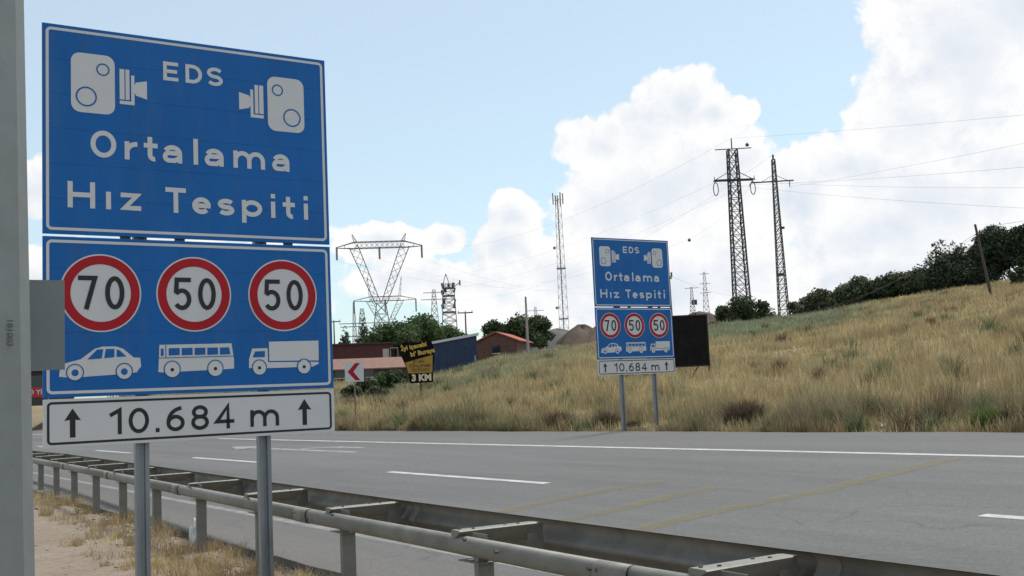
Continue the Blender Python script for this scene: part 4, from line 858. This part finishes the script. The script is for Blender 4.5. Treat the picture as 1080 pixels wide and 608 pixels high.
def blades(P, Hh, Wd, C, lean=.35):
    n = len(P); a = rng.uniform(0, 2*np.pi, n); sx_ = np.stack([np.cos(a), np.sin(a), 0*a], 1)*Wd[:, None]/2
    b = rng.uniform(0, 2*np.pi, n); l = rng.uniform(.05, lean, n)*Hh; lv = np.stack([np.cos(b)*l, np.sin(b)*l, 0*b], 1); up = np.stack([0*a, 0*a, Hh], 1)
    V = np.empty((n, 5, 3)); V[:, 0] = P-sx_; V[:, 1] = P+sx_; mid = P+up*.55+lv*.35; V[:, 2] = mid+sx_*.75; V[:, 3] = mid-sx_*.75; V[:, 4] = P+up*.97+lv
    i = np.arange(n)*5; F4 = np.stack([i, i+1, i+2, i+3], 1); F3 = np.stack([i+3, i+2, i+4], 1)
    return V.reshape(-1, 3), F3, F4, np.repeat(C, 5, 0)
STRAW = np.array((.53, .43, .23)); TAN = np.array((.45, .35, .19)); BRN = np.array((.25, .19, .12)); GRN = np.array((.17, .20, .08)); GGR = np.array((.25, .29, .185)); OCH = np.array((.36, .255, .125))
def lerp(a, b, t): return a*(1-t)[:, None] + b*t[:, None]
def ss(a, b, x): t = np.clip((x-a)/(b-a), 0, 1); return t*t*(3-2*t)
def hill_grass(N_, dmax, name):
    az = np.radians(rng.uniform(13, 66, N_)); re = XE/np.sin(az); rc = np.maximum(np.interp(az, SK_A, SK_R), re+25)
    r = re + .12 + (rc+1.5-re)*rng.uniform(0, 1, N_)**1.75
    X = r*np.sin(az); Y = r*np.cos(az); tid = np.zeros(N_, int)
    M_ = 11000; ta = np.radians(rng.uniform(13, 66, M_)); tre = XE/np.sin(ta); trc = np.maximum(np.interp(ta, SK_A, SK_R), tre+25); tr_ = tre + .3 + (trc-tre)*rng.uniform(0, 1, M_)**1.75   # tussocks
    pick = rng.uniform(0, 1, N_) < .72; tid = rng.integers(0, M_, N_); sp_ = (.10+.0045*tr_[tid])*rng.uniform(.5, 1.1, M_)[tid]
    X = np.where(pick, tr_[tid]*np.sin(ta[tid]) + rng.normal(0, 1, N_)*sp_, X); Y = np.where(pick, tr_[tid]*np.cos(ta[tid]) + rng.normal(0, 1, N_)*sp_, Y)
    X = np.maximum(X, XE+.12); az = np.arctan2(X, Y); r = np.hypot(X, Y); re = XE/np.sin(az); rc = np.maximum(np.interp(az, SK_A, SK_R), re+25); s = r-re
    tb = np.where(pick, rng.normal(1, .20, M_)[tid], .9); th_ = np.where(pick, rng.uniform(.6, 1.5, M_)[tid], .75); tg = np.where(pick, rng.uniform(0, 1, M_)[tid], .5)
    n1 = fnoise(X*.16, Y*.16, 31)*1.6; n2 = fnoise(X*.55, Y*.55, 32)*1.6; n3 = fnoise(X*1.7, Y*1.7, 33)*1.6
    dead = (rng.uniform(0, 1, N_) < np.clip(.75 + .5*n3 + .2*n2 + .0*s, .12, 1)); 
    keep = dead | (r > 60); X, Y, r, az, s, n1, n2, n3, re, rc, tb, th_, tg = [q[keep] for q in (X, Y, r, az, s, n1, n2, n3, re, rc, tb, th_, tg)]; n = len(X)
    Z = hill_z(X, Y) - .03
    t = s/(rc-re)
    C = lerp(np.tile(STRAW, (n, 1)), np.tile(TAN, (n, 1)), np.clip(.45+.6*n2, 0, 1)); C = lerp(C, np.tile(OCH, (n, 1)), np.clip(.6*n1, 0, .8))
    azd = np.degrees(az)
    band = ss(.40, .58, t+.08*n1)*(1-ss(.95, 1.02, t)*.5)*ss(37, 42, azd)*(1-ss(48, 53, azd)); C = lerp(C, np.tile(GGR, (n, 1)), .92*band)
    left = ss(.25, .55, t+.08*n1)*(1-ss(34, 39, azd))*ss(26, 30, azd); C = lerp(C, np.tile(GGR, (n, 1)), np.clip(left*(.45+.5*n2), 0, .8))
    hol = (1-ss(27, 30, azd))*ss(.15, .5, t); C = lerp(C, np.tile(GGR, (n, 1)), np.clip(hol*(.35+.6*n1), 0, .8))
    edge = (1-ss(1.5, 6.0, s+1.2*n2)); e2 = np.clip(edge*(.45+.7*n3), 0, .75); C = lerp(C, np.tile(BRN, (n, 1)), e2)
    gpat = (1-ss(.5, 4.5, s))*ss(.15, .6, n1+.6*n2); C = lerp(C, np.tile(GRN, (n, 1)), np.clip(gpat, 0, .45))
    C = lerp(C, np.tile(BRN, (n, 1)), np.clip(-.55*n2-.25, 0, .6)*rng.uniform(.3, 1, n))
    C = lerp(C, np.tile(GGR, (n, 1)), .55*ss(.72, .9, tg)); C = lerp(C, np.tile(BRN, (n, 1)), .6*(1-ss(.08, .22, tg)))
    C = C*rng.uniform(.75, 1.18, (n, 1))*np.clip(tb, .5, 1.5)[:, None]
    Hh = (.42 + .16*n2 + .10*n3)*rng.uniform(.55, 1.25, n)*th_*(1-.35*(1-ss(.3, 2.0, s)))*(1+.35*e2); Hh = np.where((X < 18.3) & (np.abs(Y-21.4) < 1.1), Hh*.35, Hh); Hh = np.clip(Hh, .08, 1.0)
    Wd = np.maximum(.013, .00052*r)*rng.uniform(.7, 1.5, n)
    V, F3, F4, CC = blades(np.stack([X, Y, Z], 1), Hh, Wd, CC_(C), .5); me = np_mesh(name, V, F3, F4, CC, GRASSM); o = bpy.data.objects.new(name, me); COL.objects.link(o); return o
def CC_(C): return np.clip(C, .01, .9)
tag(hill_grass(480000, 0, 'dry_grass'), 'tall dry straw-coloured grass covering the bank beyond the road', 'grass', kind='stuff')

# taller mixed weeds scattered through the grass
def bank_weeds():
    P = []; Hh = []; Wd = []; C = []; pal = [np.array(c) for c in ((.19, .20, .11), (.24, .22, .12), (.18, .13, .08), (.32, .25, .14), (.22, .16, .10), (.17, .19, .10))]
    for i in range(230):
        a = math.radians(random.uniform(14, 65)); re = XE/math.sin(a); rc = max(float(np.interp(a, SK_A, SK_R)), re+25); r = re+.4+(rc-re-6)*random.random()**2.6
        x, y = r*math.sin(a), r*math.cos(a)
        if x < 18.8 and abs(y-21.4) < 1.8: continue
        rd = random.uniform(.18, .55)*(1+r/160); n = random.randint(70, 170); q = rd*np.abs(rng.normal(0, .55, n)); t = rng.uniform(0, 6.28, n); xx = np.maximum(x+q*np.cos(t), XE+.1); yy = y+q*np.sin(t)
        h = random.uniform(.35, .85)*(.75 if r-re < 1.5 else 1); P.append(np.stack([xx, yy, hill_z(xx, yy)-.03], 1)); Hh.append(h*np.clip(1.1-.5*(q/rd)**2, .3, 1.2)*rng.uniform(.5, 1.1, n)); Wd.append(max(.014, .0006*r)*rng.uniform(.7, 1.6, n)); C.append(random.choice(pal)[None]*rng.uniform(.6, 1.35, (n, 1)))
    V, F3, F4, CC = blades(np.concatenate(P), np.concatenate(Hh), np.concatenate(Wd), CC_(np.concatenate(C)), .8); me = np_mesh('bank_weeds', V, F3, F4, CC, GRASSM); o = bpy.data.objects.new('bank_weeds', me); COL.objects.link(o)
    tag(o, 'olive and brown weeds mixed into the dry grass of the bank', 'weeds', kind='stuff')
bank_weeds()
# dry tufts, stones on the near verge
def verge_tufts():
    P = []; Hh = []; Wd = []; C = []
    spots = [(gx(6.02+2.26*i)+random.uniform(-.15, .1), 6.02+2.26*i+random.uniform(-.2, .2), random.uniform(.14, .30), random.uniform(.14, .32), 200) for i in range(-1, 14)]
    for i in range(130): y = 5.5+22*random.random()**1.3; spots.append((gx(y)+random.uniform(-.75, .22), y, random.uniform(.08, .28), random.uniform(.06, .22), random.randint(40, 130)))
    for i in range(70): y = 8.4+7*random.random(); spots.append((random.uniform(2.7, 4.0), y, random.uniform(.05, .18), random.uniform(.06, .20), random.randint(30, 90)))
    for (x, y, rd, h, n) in spots:
        a = rng.uniform(0, 6.28, n); q = rd*np.sqrt(rng.uniform(0, 1, n)); xx = x+q*np.cos(a); yy = y+q*np.sin(a); P.append(np.stack([xx, yy, verge_z(xx, yy)-.01], 1)); Hh.append(h*rng.uniform(.4, 1.25, n)); Wd.append(rng.uniform(.003, .007, n))
        t = rng.uniform(0, 1); base = STRAW*(1-t)+OCH*t if rng.uniform() < .75 else BRN*1.3; C.append(base[None]*rng.uniform(.7, 1.4, (n, 1)))
    V, F3, F4, CC = blades(np.concatenate(P), np.concatenate(Hh), np.concatenate(Wd), CC_(np.concatenate(C)), 1.0); me = np_mesh('verge_grass', V, F3, F4, CC, GRASSM); o = bpy.data.objects.new('verge_grass', me); COL.objects.link(o)
    tag(o, 'dry yellow tufts of grass around the guardrail posts', 'grass', kind='stuff')
verge_tufts()
def pebbles():
    n = 3600; y = 5.5+22*rng.uniform(0, 1, n)**1.6; x = 3.58+.041*np.clip(y-6.2, 0, 19.8) + np.where(rng.uniform(0, 1, n) < .75, rng.normal(.1, .38, n), rng.uniform(-2.4, .6, n)); ok = x < 4.22; x = x[ok]; y = y[ok]; n = len(x)
    s = rng.gamma(1.6, .0055, n)+.004; z = verge_z(x, y); O = np.array([(1, 0, 0), (0, 1, 0), (-1, 0, 0), (0, -1, 0), (0, 0, .8), (0, 0, -.5)], float)
    V = (O[None]*s[:, None, None])*rng.uniform(.6, 1.3, (n, 6, 1)) + np.stack([x, y, z+s*.2], 1)[:, None]; i = np.arange(n)*6
    F = np.concatenate([np.stack([i+a, i+b, i+c], 1) for a, b, c in ((0, 1, 4), (1, 2, 4), (2, 3, 4), (3, 0, 4), (1, 0, 5), (2, 1, 5), (3, 2, 5), (0, 3, 5))])
    C = np.repeat(np.array((.27, .22, .17))[None]*rng.uniform(.45, 1.5, (n, 1)), 6, 0); me = np_mesh('gravel', V.reshape(-1, 3), F, np.zeros((0, 4), int), CC_(C), plant_material('stones', 0.0, .95)); o = bpy.data.objects.new('gravel', me); COL.objects.link(o); tag(o, 'loose stones and crumbs of soil on the sandy verge', 'gravel', kind='stuff')
pebbles()

def leaf_cloud(centres, radii, n, size, cols, squash=.8, needle=False):
    """leaf quads spread in the outer shell of several clumps, returned with per-leaf tint"""
    w = np.array([r**2 for r in radii]); w /= w.sum(); idx = rng.choice(len(radii), n, p=w); c = np.array(centres)[idx]; r = np.array(radii)[idx]
    d = rng.normal(size=(n, 3)); d /= np.linalg.norm(d, axis=1)[:, None]; q = rng.uniform(.25, 1.0, n)**.45; q *= 1+.16*rng.normal(size=n)
    P = c + d*(r*q)[:, None]*np.array([1, 1, squash])
    nrm = d*.6+rng.normal(size=(n, 3))*.7+np.array([0, 0, .35]); nrm /= np.linalg.norm(nrm, axis=1)[:, None]; t = np.cross(nrm, rng.normal(size=(n, 3))); t /= np.linalg.norm(t, axis=1)[:, None]; b = np.cross(nrm, t)
    s = size*rng.uniform(.55, 1.35, n)*1.2; asp = .42 if needle else .62
    V = np.empty((n, 4, 3)); V[:, 0] = P-t*s[:, None]; V[:, 1] = P-b*(s*asp)[:, None]; V[:, 2] = P+t*s[:, None]; V[:, 3] = P+b*(s*asp)[:, None]
    cl = np.array(cols)[rng.integers(0, len(cols), len(radii))][idx]*rng.uniform(.7, 1.35, (n, 1)); i = np.arange(n)*4
    return V.reshape(-1, 3), np.zeros((0, 3), int), np.stack([i, i+1, i+2, i+3], 1), CC_(np.repeat(cl, 4, 0))
DK = [(.046, .066, .032), (.060, .082, .040), (.076, .100, .050)]; MID = [(.052, .086, .033), (.070, .106, .042), (.088, .122, .052)]; PIN = [(.040, .058, .036), (.052, .072, .043), (.066, .086, .052)]; OLV = [(.088, .105, .062), (.104, .116, .068), (.078, .094, .056)]
def tree(name, px, pyb, r, pyt, hwpx, cols, label, group, kind='broad', n=2600, sink=1.0, cat='tree', leaf=None):
    n = int(n*1.8)
    k = r/1160; base = at_range(px, pyb, r); H = (pyb-pyt)*k + sink; W = hwpx*k
    o = thing(name, (base[0], base[1], base[2]-sink), random.uniform(0, 6.28), label, cat, group); cs = []; rs_ = []
    if kind == 'broad':
        for i in range(16):
            a = random.uniform(0, 6.28); q = random.random()**.6; z = random.uniform(.34, .84); wz = math.sin(math.pi*min(1, max(.12, (z-.16)/.84)))**.6; cr = W*random.uniform(.26, .42); cs.append((q*(W-cr*.7)*wz*math.cos(a), q*(W-cr*.7)*wz*math.sin(a), H*z)); rs_.append(cr)
        cs.append((0, 0, H-W*.42)); rs_.append(W*.50); cs.append((W*.35, 0, H-W*.62)); rs_.append(W*.45); cs.append((-W*.38, W*.1, H-W*.6)); rs_.append(W*.45)
    elif kind == 'pine':
        m_ = 13
        for i in range(m_):
            t = i/(m_-1); z = H*(.22+.76*t); wr = W*(1-.72*t)*random.uniform(.85, 1.15)
            for j in range(max(1, int(5*(1-t)+1))): a = random.uniform(0, 6.28); cs.append((wr*.62*math.cos(a), wr*.62*math.sin(a), z+random.uniform(-.03, .03)*H)); rs_.append(max(.3, wr*.62))
    else:
        for i in range(11): a = random.uniform(0, 6.28); q = random.random()**.6; z = random.uniform(.25, .86); cr = min(W, H)*random.uniform(.28, .46); cs.append((q*(W-cr*.5)*math.cos(a), q*(W-cr*.5)*math.sin(a), H*z)); rs_.append(cr)
    V, F3, F4, C = leaf_cloud(cs, rs_, n, leaf or max(.10, 1.3*k), cols, .8, kind == 'pine'); cro = bpy.data.objects.new('crown', np_mesh('crown', V, F3, F4, C, LEAFM)); COL.objects.link(cro); cro.parent = o
    b = MB(); tr = max(.05, H*.028); pts = [(0, 0, -.3), (random.uniform(-.1, .1)*W*.3, random.uniform(-.1, .1)*W*.3, H*.3), (random.uniform(-.2, .2)*W*.3, 0, H*.6)]
    b.bar(pts[0], pts[1], tr*2, 7, tr*1.5); b.bar(pts[1], pts[2], tr*1.5, 7, tr*.9)
    for i in range(0, min(7, len(cs))): b.bar(pts[1] if i % 2 else pts[2], cs[i], tr*.8, 5, tr*.25)
    b.build('trunk', BARK, o); return o
T = tree
T('green_tree', 416, 388, 132, 337, 35, MID, 'rounded green tree behind the tiled roof, left of the advertising board', 'trees behind the houses', n=5200)
T('green_tree', 446, 388, 138, 332, 36, MID, 'tallest rounded green tree behind the advertising board', 'trees behind the houses', n=5200)
T('green_tree', 472, 388, 142, 342, 26, MID, 'darker green tree between the advertising board and the blue cabin roof', 'trees behind the houses', n=3600)
T('green_tree', 395, 384, 140, 352, 18, DK, 'small dark tree at the left end of the rounded green trees', 'trees behind the houses', n=2400)
T('conifer_tree', 364, 374, 190, 346, 8, PIN, 'small pointed conifer right beside the near sign edge', 'small conifers', 'pine', 900)
T('conifer_tree', 384, 374, 185, 336, 8, PIN, 'thin dark conifer left of the rounded green trees', 'small conifers', 'pine', 1100)
T('dark_tree', 551, 374, 138, 331, 26, DK, 'broad dark green tree behind the bare pale pole', 'dark trees right of the brick house', n=4200)
T('dark_tree', 570, 372, 142, 332, 20, DK, 'dark green tree just right of the bare pale pole', 'dark trees right of the brick house', n=3200)
T('dark_tree', 521, 372, 146, 337, 15, DK, 'narrow dark tree above the brick house roof', 'dark trees right of the brick house', n=1800)
T('dark_tree', 536, 372, 148, 343, 12, PIN, 'low dark tree between brick house and broad dark tree', 'dark trees right of the brick house', n=1800)
T('dark_bush', 786, 345, 150, 315, 31, DK, 'dark round bush at the foot of the dark pylon', 'bushes under the pylons', 'bush', 2600, cat='bush')
T('dark_bush', 766, 346, 149, 322, 18, OLV, 'low olive bush left of the dark pylon foot', 'bushes under the pylons', 'bush', 1500, cat='bush')
T('dark_bush', 801, 343, 150, 318, 16, DK, 'low dark bush between the two hill pylons', 'bushes under the pylons', 'bush', 1600, cat='bush')
row = [(851,317,10),(866,312,11),(880,310,11),(893,302,11),(905,297,12),(919,303,11),(931,298,12),(944,293,13),(958,296,12),(971,288,13),(983,286,11)]
row_lab = ['smallest shrub at the left end of the crest row', 'second shrub from the left in the crest row', 'third shrub from the left in the crest row', 'fourth shrub from the left in the crest row', 'taller shrub near the middle left of the crest row', 'low shrub in the middle of the crest row', 'sixth shrub from the pines in the crest row', 'shrub with a bushy top, fourth from the pines', 'shrub third from the pines in the crest row', 'shrub second from the pines in the crest row', 'shrub touching the left side of the first pine']
for (x, yt, hw), lb in zip(row, row_lab): T('crest_shrub', x, np.interp(x, [845, 900, 960, 1000], [331, 322, 312, 306]), 151, yt-4, hw*1.85, (OLV if x < 925 else random.choice((OLV, DK, DK))), lb, 'shrubs along the hill crest', 'bush' if hw < 12 else 'broad', 2300, cat='shrub')  # left shrubs take the paler tint, haze put into the leaf colour
pines = [(996,259,13),(1010,262,13),(1024,263,14),(1037,258,14),(1052,243,15),(1066,252,15),(1079,246,15),(1094,240,16),(1110,238,16),(1128,240,16),(1146,236,17),(1166,238,16)]
plab = ['dark pine at the left end of the pine clump', 'pine second from the left of the clump', 'pine third from the left of the clump', 'pine right behind the leaning wooden pole', 'tallest pine just right of the leaning wooden pole', 'pine second to the right of the leaning pole', 'pine at the right edge of the picture', 'pine cut off by the right edge of the picture', 'pine just beyond the right picture edge', 'second pine beyond the right picture edge', 'third pine beyond the right picture edge', 'fourth pine beyond the right picture edge']
for (x, yt, hw), lb in zip(pines, plab): T('pine_tree', x, np.interp(x, [985, 1048, 1080, 1180], [306, 298, 291, 273]), 144, yt-2, hw*1.65, PIN, lb, 'pines on the hill', 'pine' if hw < 15 else 'broad', 4200, sink=.6)
T('dark_bush', 1074, 303, 110, 283, 9, DK, 'small bush in front of the pines near the right edge', 'bushes under the pylons', 'bush', 1200, cat='bush', sink=.3)
for (x, yb, yt, hw, cc, lb) in ((386, 420, 398, 15, DK, 'dark shrub in the hollow right of the chevron sign'), (404, 415, 393, 15, MID, 'green shrub in the hollow left of the advertising board'), (424, 410, 392, 13, DK, 'dark shrub touching the advertising board from the left'), (372, 424, 406, 12, OLV, 'pale shrub behind the chevron sign post'), (398, 424, 410, 16, OLV, 'low olive shrub at the front of the hollow')):
    hp = hill_hit(x, yb); T('hollow_shrub', x, yb, math.hypot(hp[0], hp[1]), yt, hw, cc, lb, 'shrubs in the hollow', 'bush', 2000, cat='shrub', sink=.4)
# plants at the foot of the bank
def weed(px, pyb, pyt, hwpx, base_col, label, n=900, grp='weeds along the road edge', name='roadside_weed'):
    hp = hill_hit(px, pyb); r = math.hypot(hp[0], hp[1]); k = r/1160; H = (pyb-pyt)*k; W = hwpx*k; a = rng.uniform(0, 6.28, n); q = W*np.sqrt(rng.uniform(0, 1, n))*.75; X = q*np.cos(a); Y = q*np.sin(a)
    Hh = H*np.clip(1.1-(q/W)**2*.7, .2, 1.2)*rng.uniform(.45, 1.05, n); Wd = rng.uniform(.010, .024, n); C = np.array(base_col)[None]*rng.uniform(.5, 1.5, (n, 1))
    V, F3, F4, CC = blades(np.stack([X, Y, 0*X-.05 + .0*Y], 1), Hh, Wd, CC_(C), .9); o = bpy.data.objects.new(name, np_mesh(name, V, F3, F4, CC, GRASSM)); COL.objects.link(o); o.location = (hp[0], hp[1], float(hill_z(hp[0], hp[1]))); return tag(o, label, 'weed', grp)
DB = (.13, .095, .065)
weed(787, 451, 418, 24, DB, 'large dark brown dead bush by the road below the black board', 2600)
weed(1045, 453, 427, 22, (.13, .17, .05), 'bright green weed at the road edge far right', 1500); weed(1072, 453, 430, 14, (.06, .08, .045), 'dark grey-green weed at the right picture edge', 1100)
weed(878, 453, 430, 18, (.11, .14, .055), 'green weed at the road edge below the slim pylon', 1100); weed(640, 452, 430, 16, DB, 'brown dead weed left of the far sign posts', 1000); weed(668, 452, 441, 8, DB, 'brown dead weed between the far sign posts', 1000)
weed(915, 450, 425, 22, (.12, .075, .045), 'reddish brown weed right of the green weed', 1200); weed(548, 453, 436, 17, (.15, .17, .05), 'low yellow-green weed halfway between advertising board and far sign', 900); weed(470, 453, 434, 18, (.10, .12, .05), 'green weed at the road edge right of the advertising board pole', 900)
weed(590, 453, 430, 20, DB, 'dark weed clump left of the far sign by the road', 1200); weed(505, 452, 432, 14, DB, 'brown weed at the road edge right of the green weed', 800); weed(735, 453, 435, 14, (.19, .15, .08), 'pale dry weed right of the far sign posts', 800); weed(985, 451, 424, 20, (.13, .10, .055), 'brown-green weed at the road edge left of the bright green one', 1000); weed(420, 453, 436, 20, (.13, .11, .05), 'dry weed between the chevron post and the advertising board', 900)

# litter
def crumple(name, p, s, label, m, seed):
    bm = bmesh.new(); bmesh.ops.create_icosphere(bm, subdivisions=3, radius=1); r = random.Random(seed)
    for v in bm.verts: f_ = .55+.45*abs(math.sin(5*v.co.x+seed)*math.cos(4*v.co.y+2*v.co.z)); v.co = Vector((v.co.x*s[0]*f_, v.co.y*s[1]*f_, max(-.1, v.co.z)*s[2]*f_))
    me = bpy.data.meshes.new(name); bm.to_mesh(me); bm.free(); me.materials.append(m); o = bpy.data.objects.new(name, me); COL.objects.link(o); o.location = p; return tag(o, label, 'litter', 'litter along the road')
BAG = mat('plastic_white', (.62, .63, .64), .4, var=.06)
crumple('plastic_bag', (gx(13.6)+.13, 13.55, .01), (.10, .10, .36), 'white plastic bag caught beside a guardrail post', BAG, 2)
for i, (x, y, lb) in enumerate(((930, 450.5, 'white scrap of litter by the road below the crest shrubs'), (985, 450, 'pale scrap of litter left of the bright green weed'), (560, 454, 'small pale scrap by the road left of the far sign'))): q = hill_hit(x, y); crumple('paper_scrap', (q[0]-.05, q[1], q[2]+.02), (.22, .22, .10), lb, BAG, 5+i)
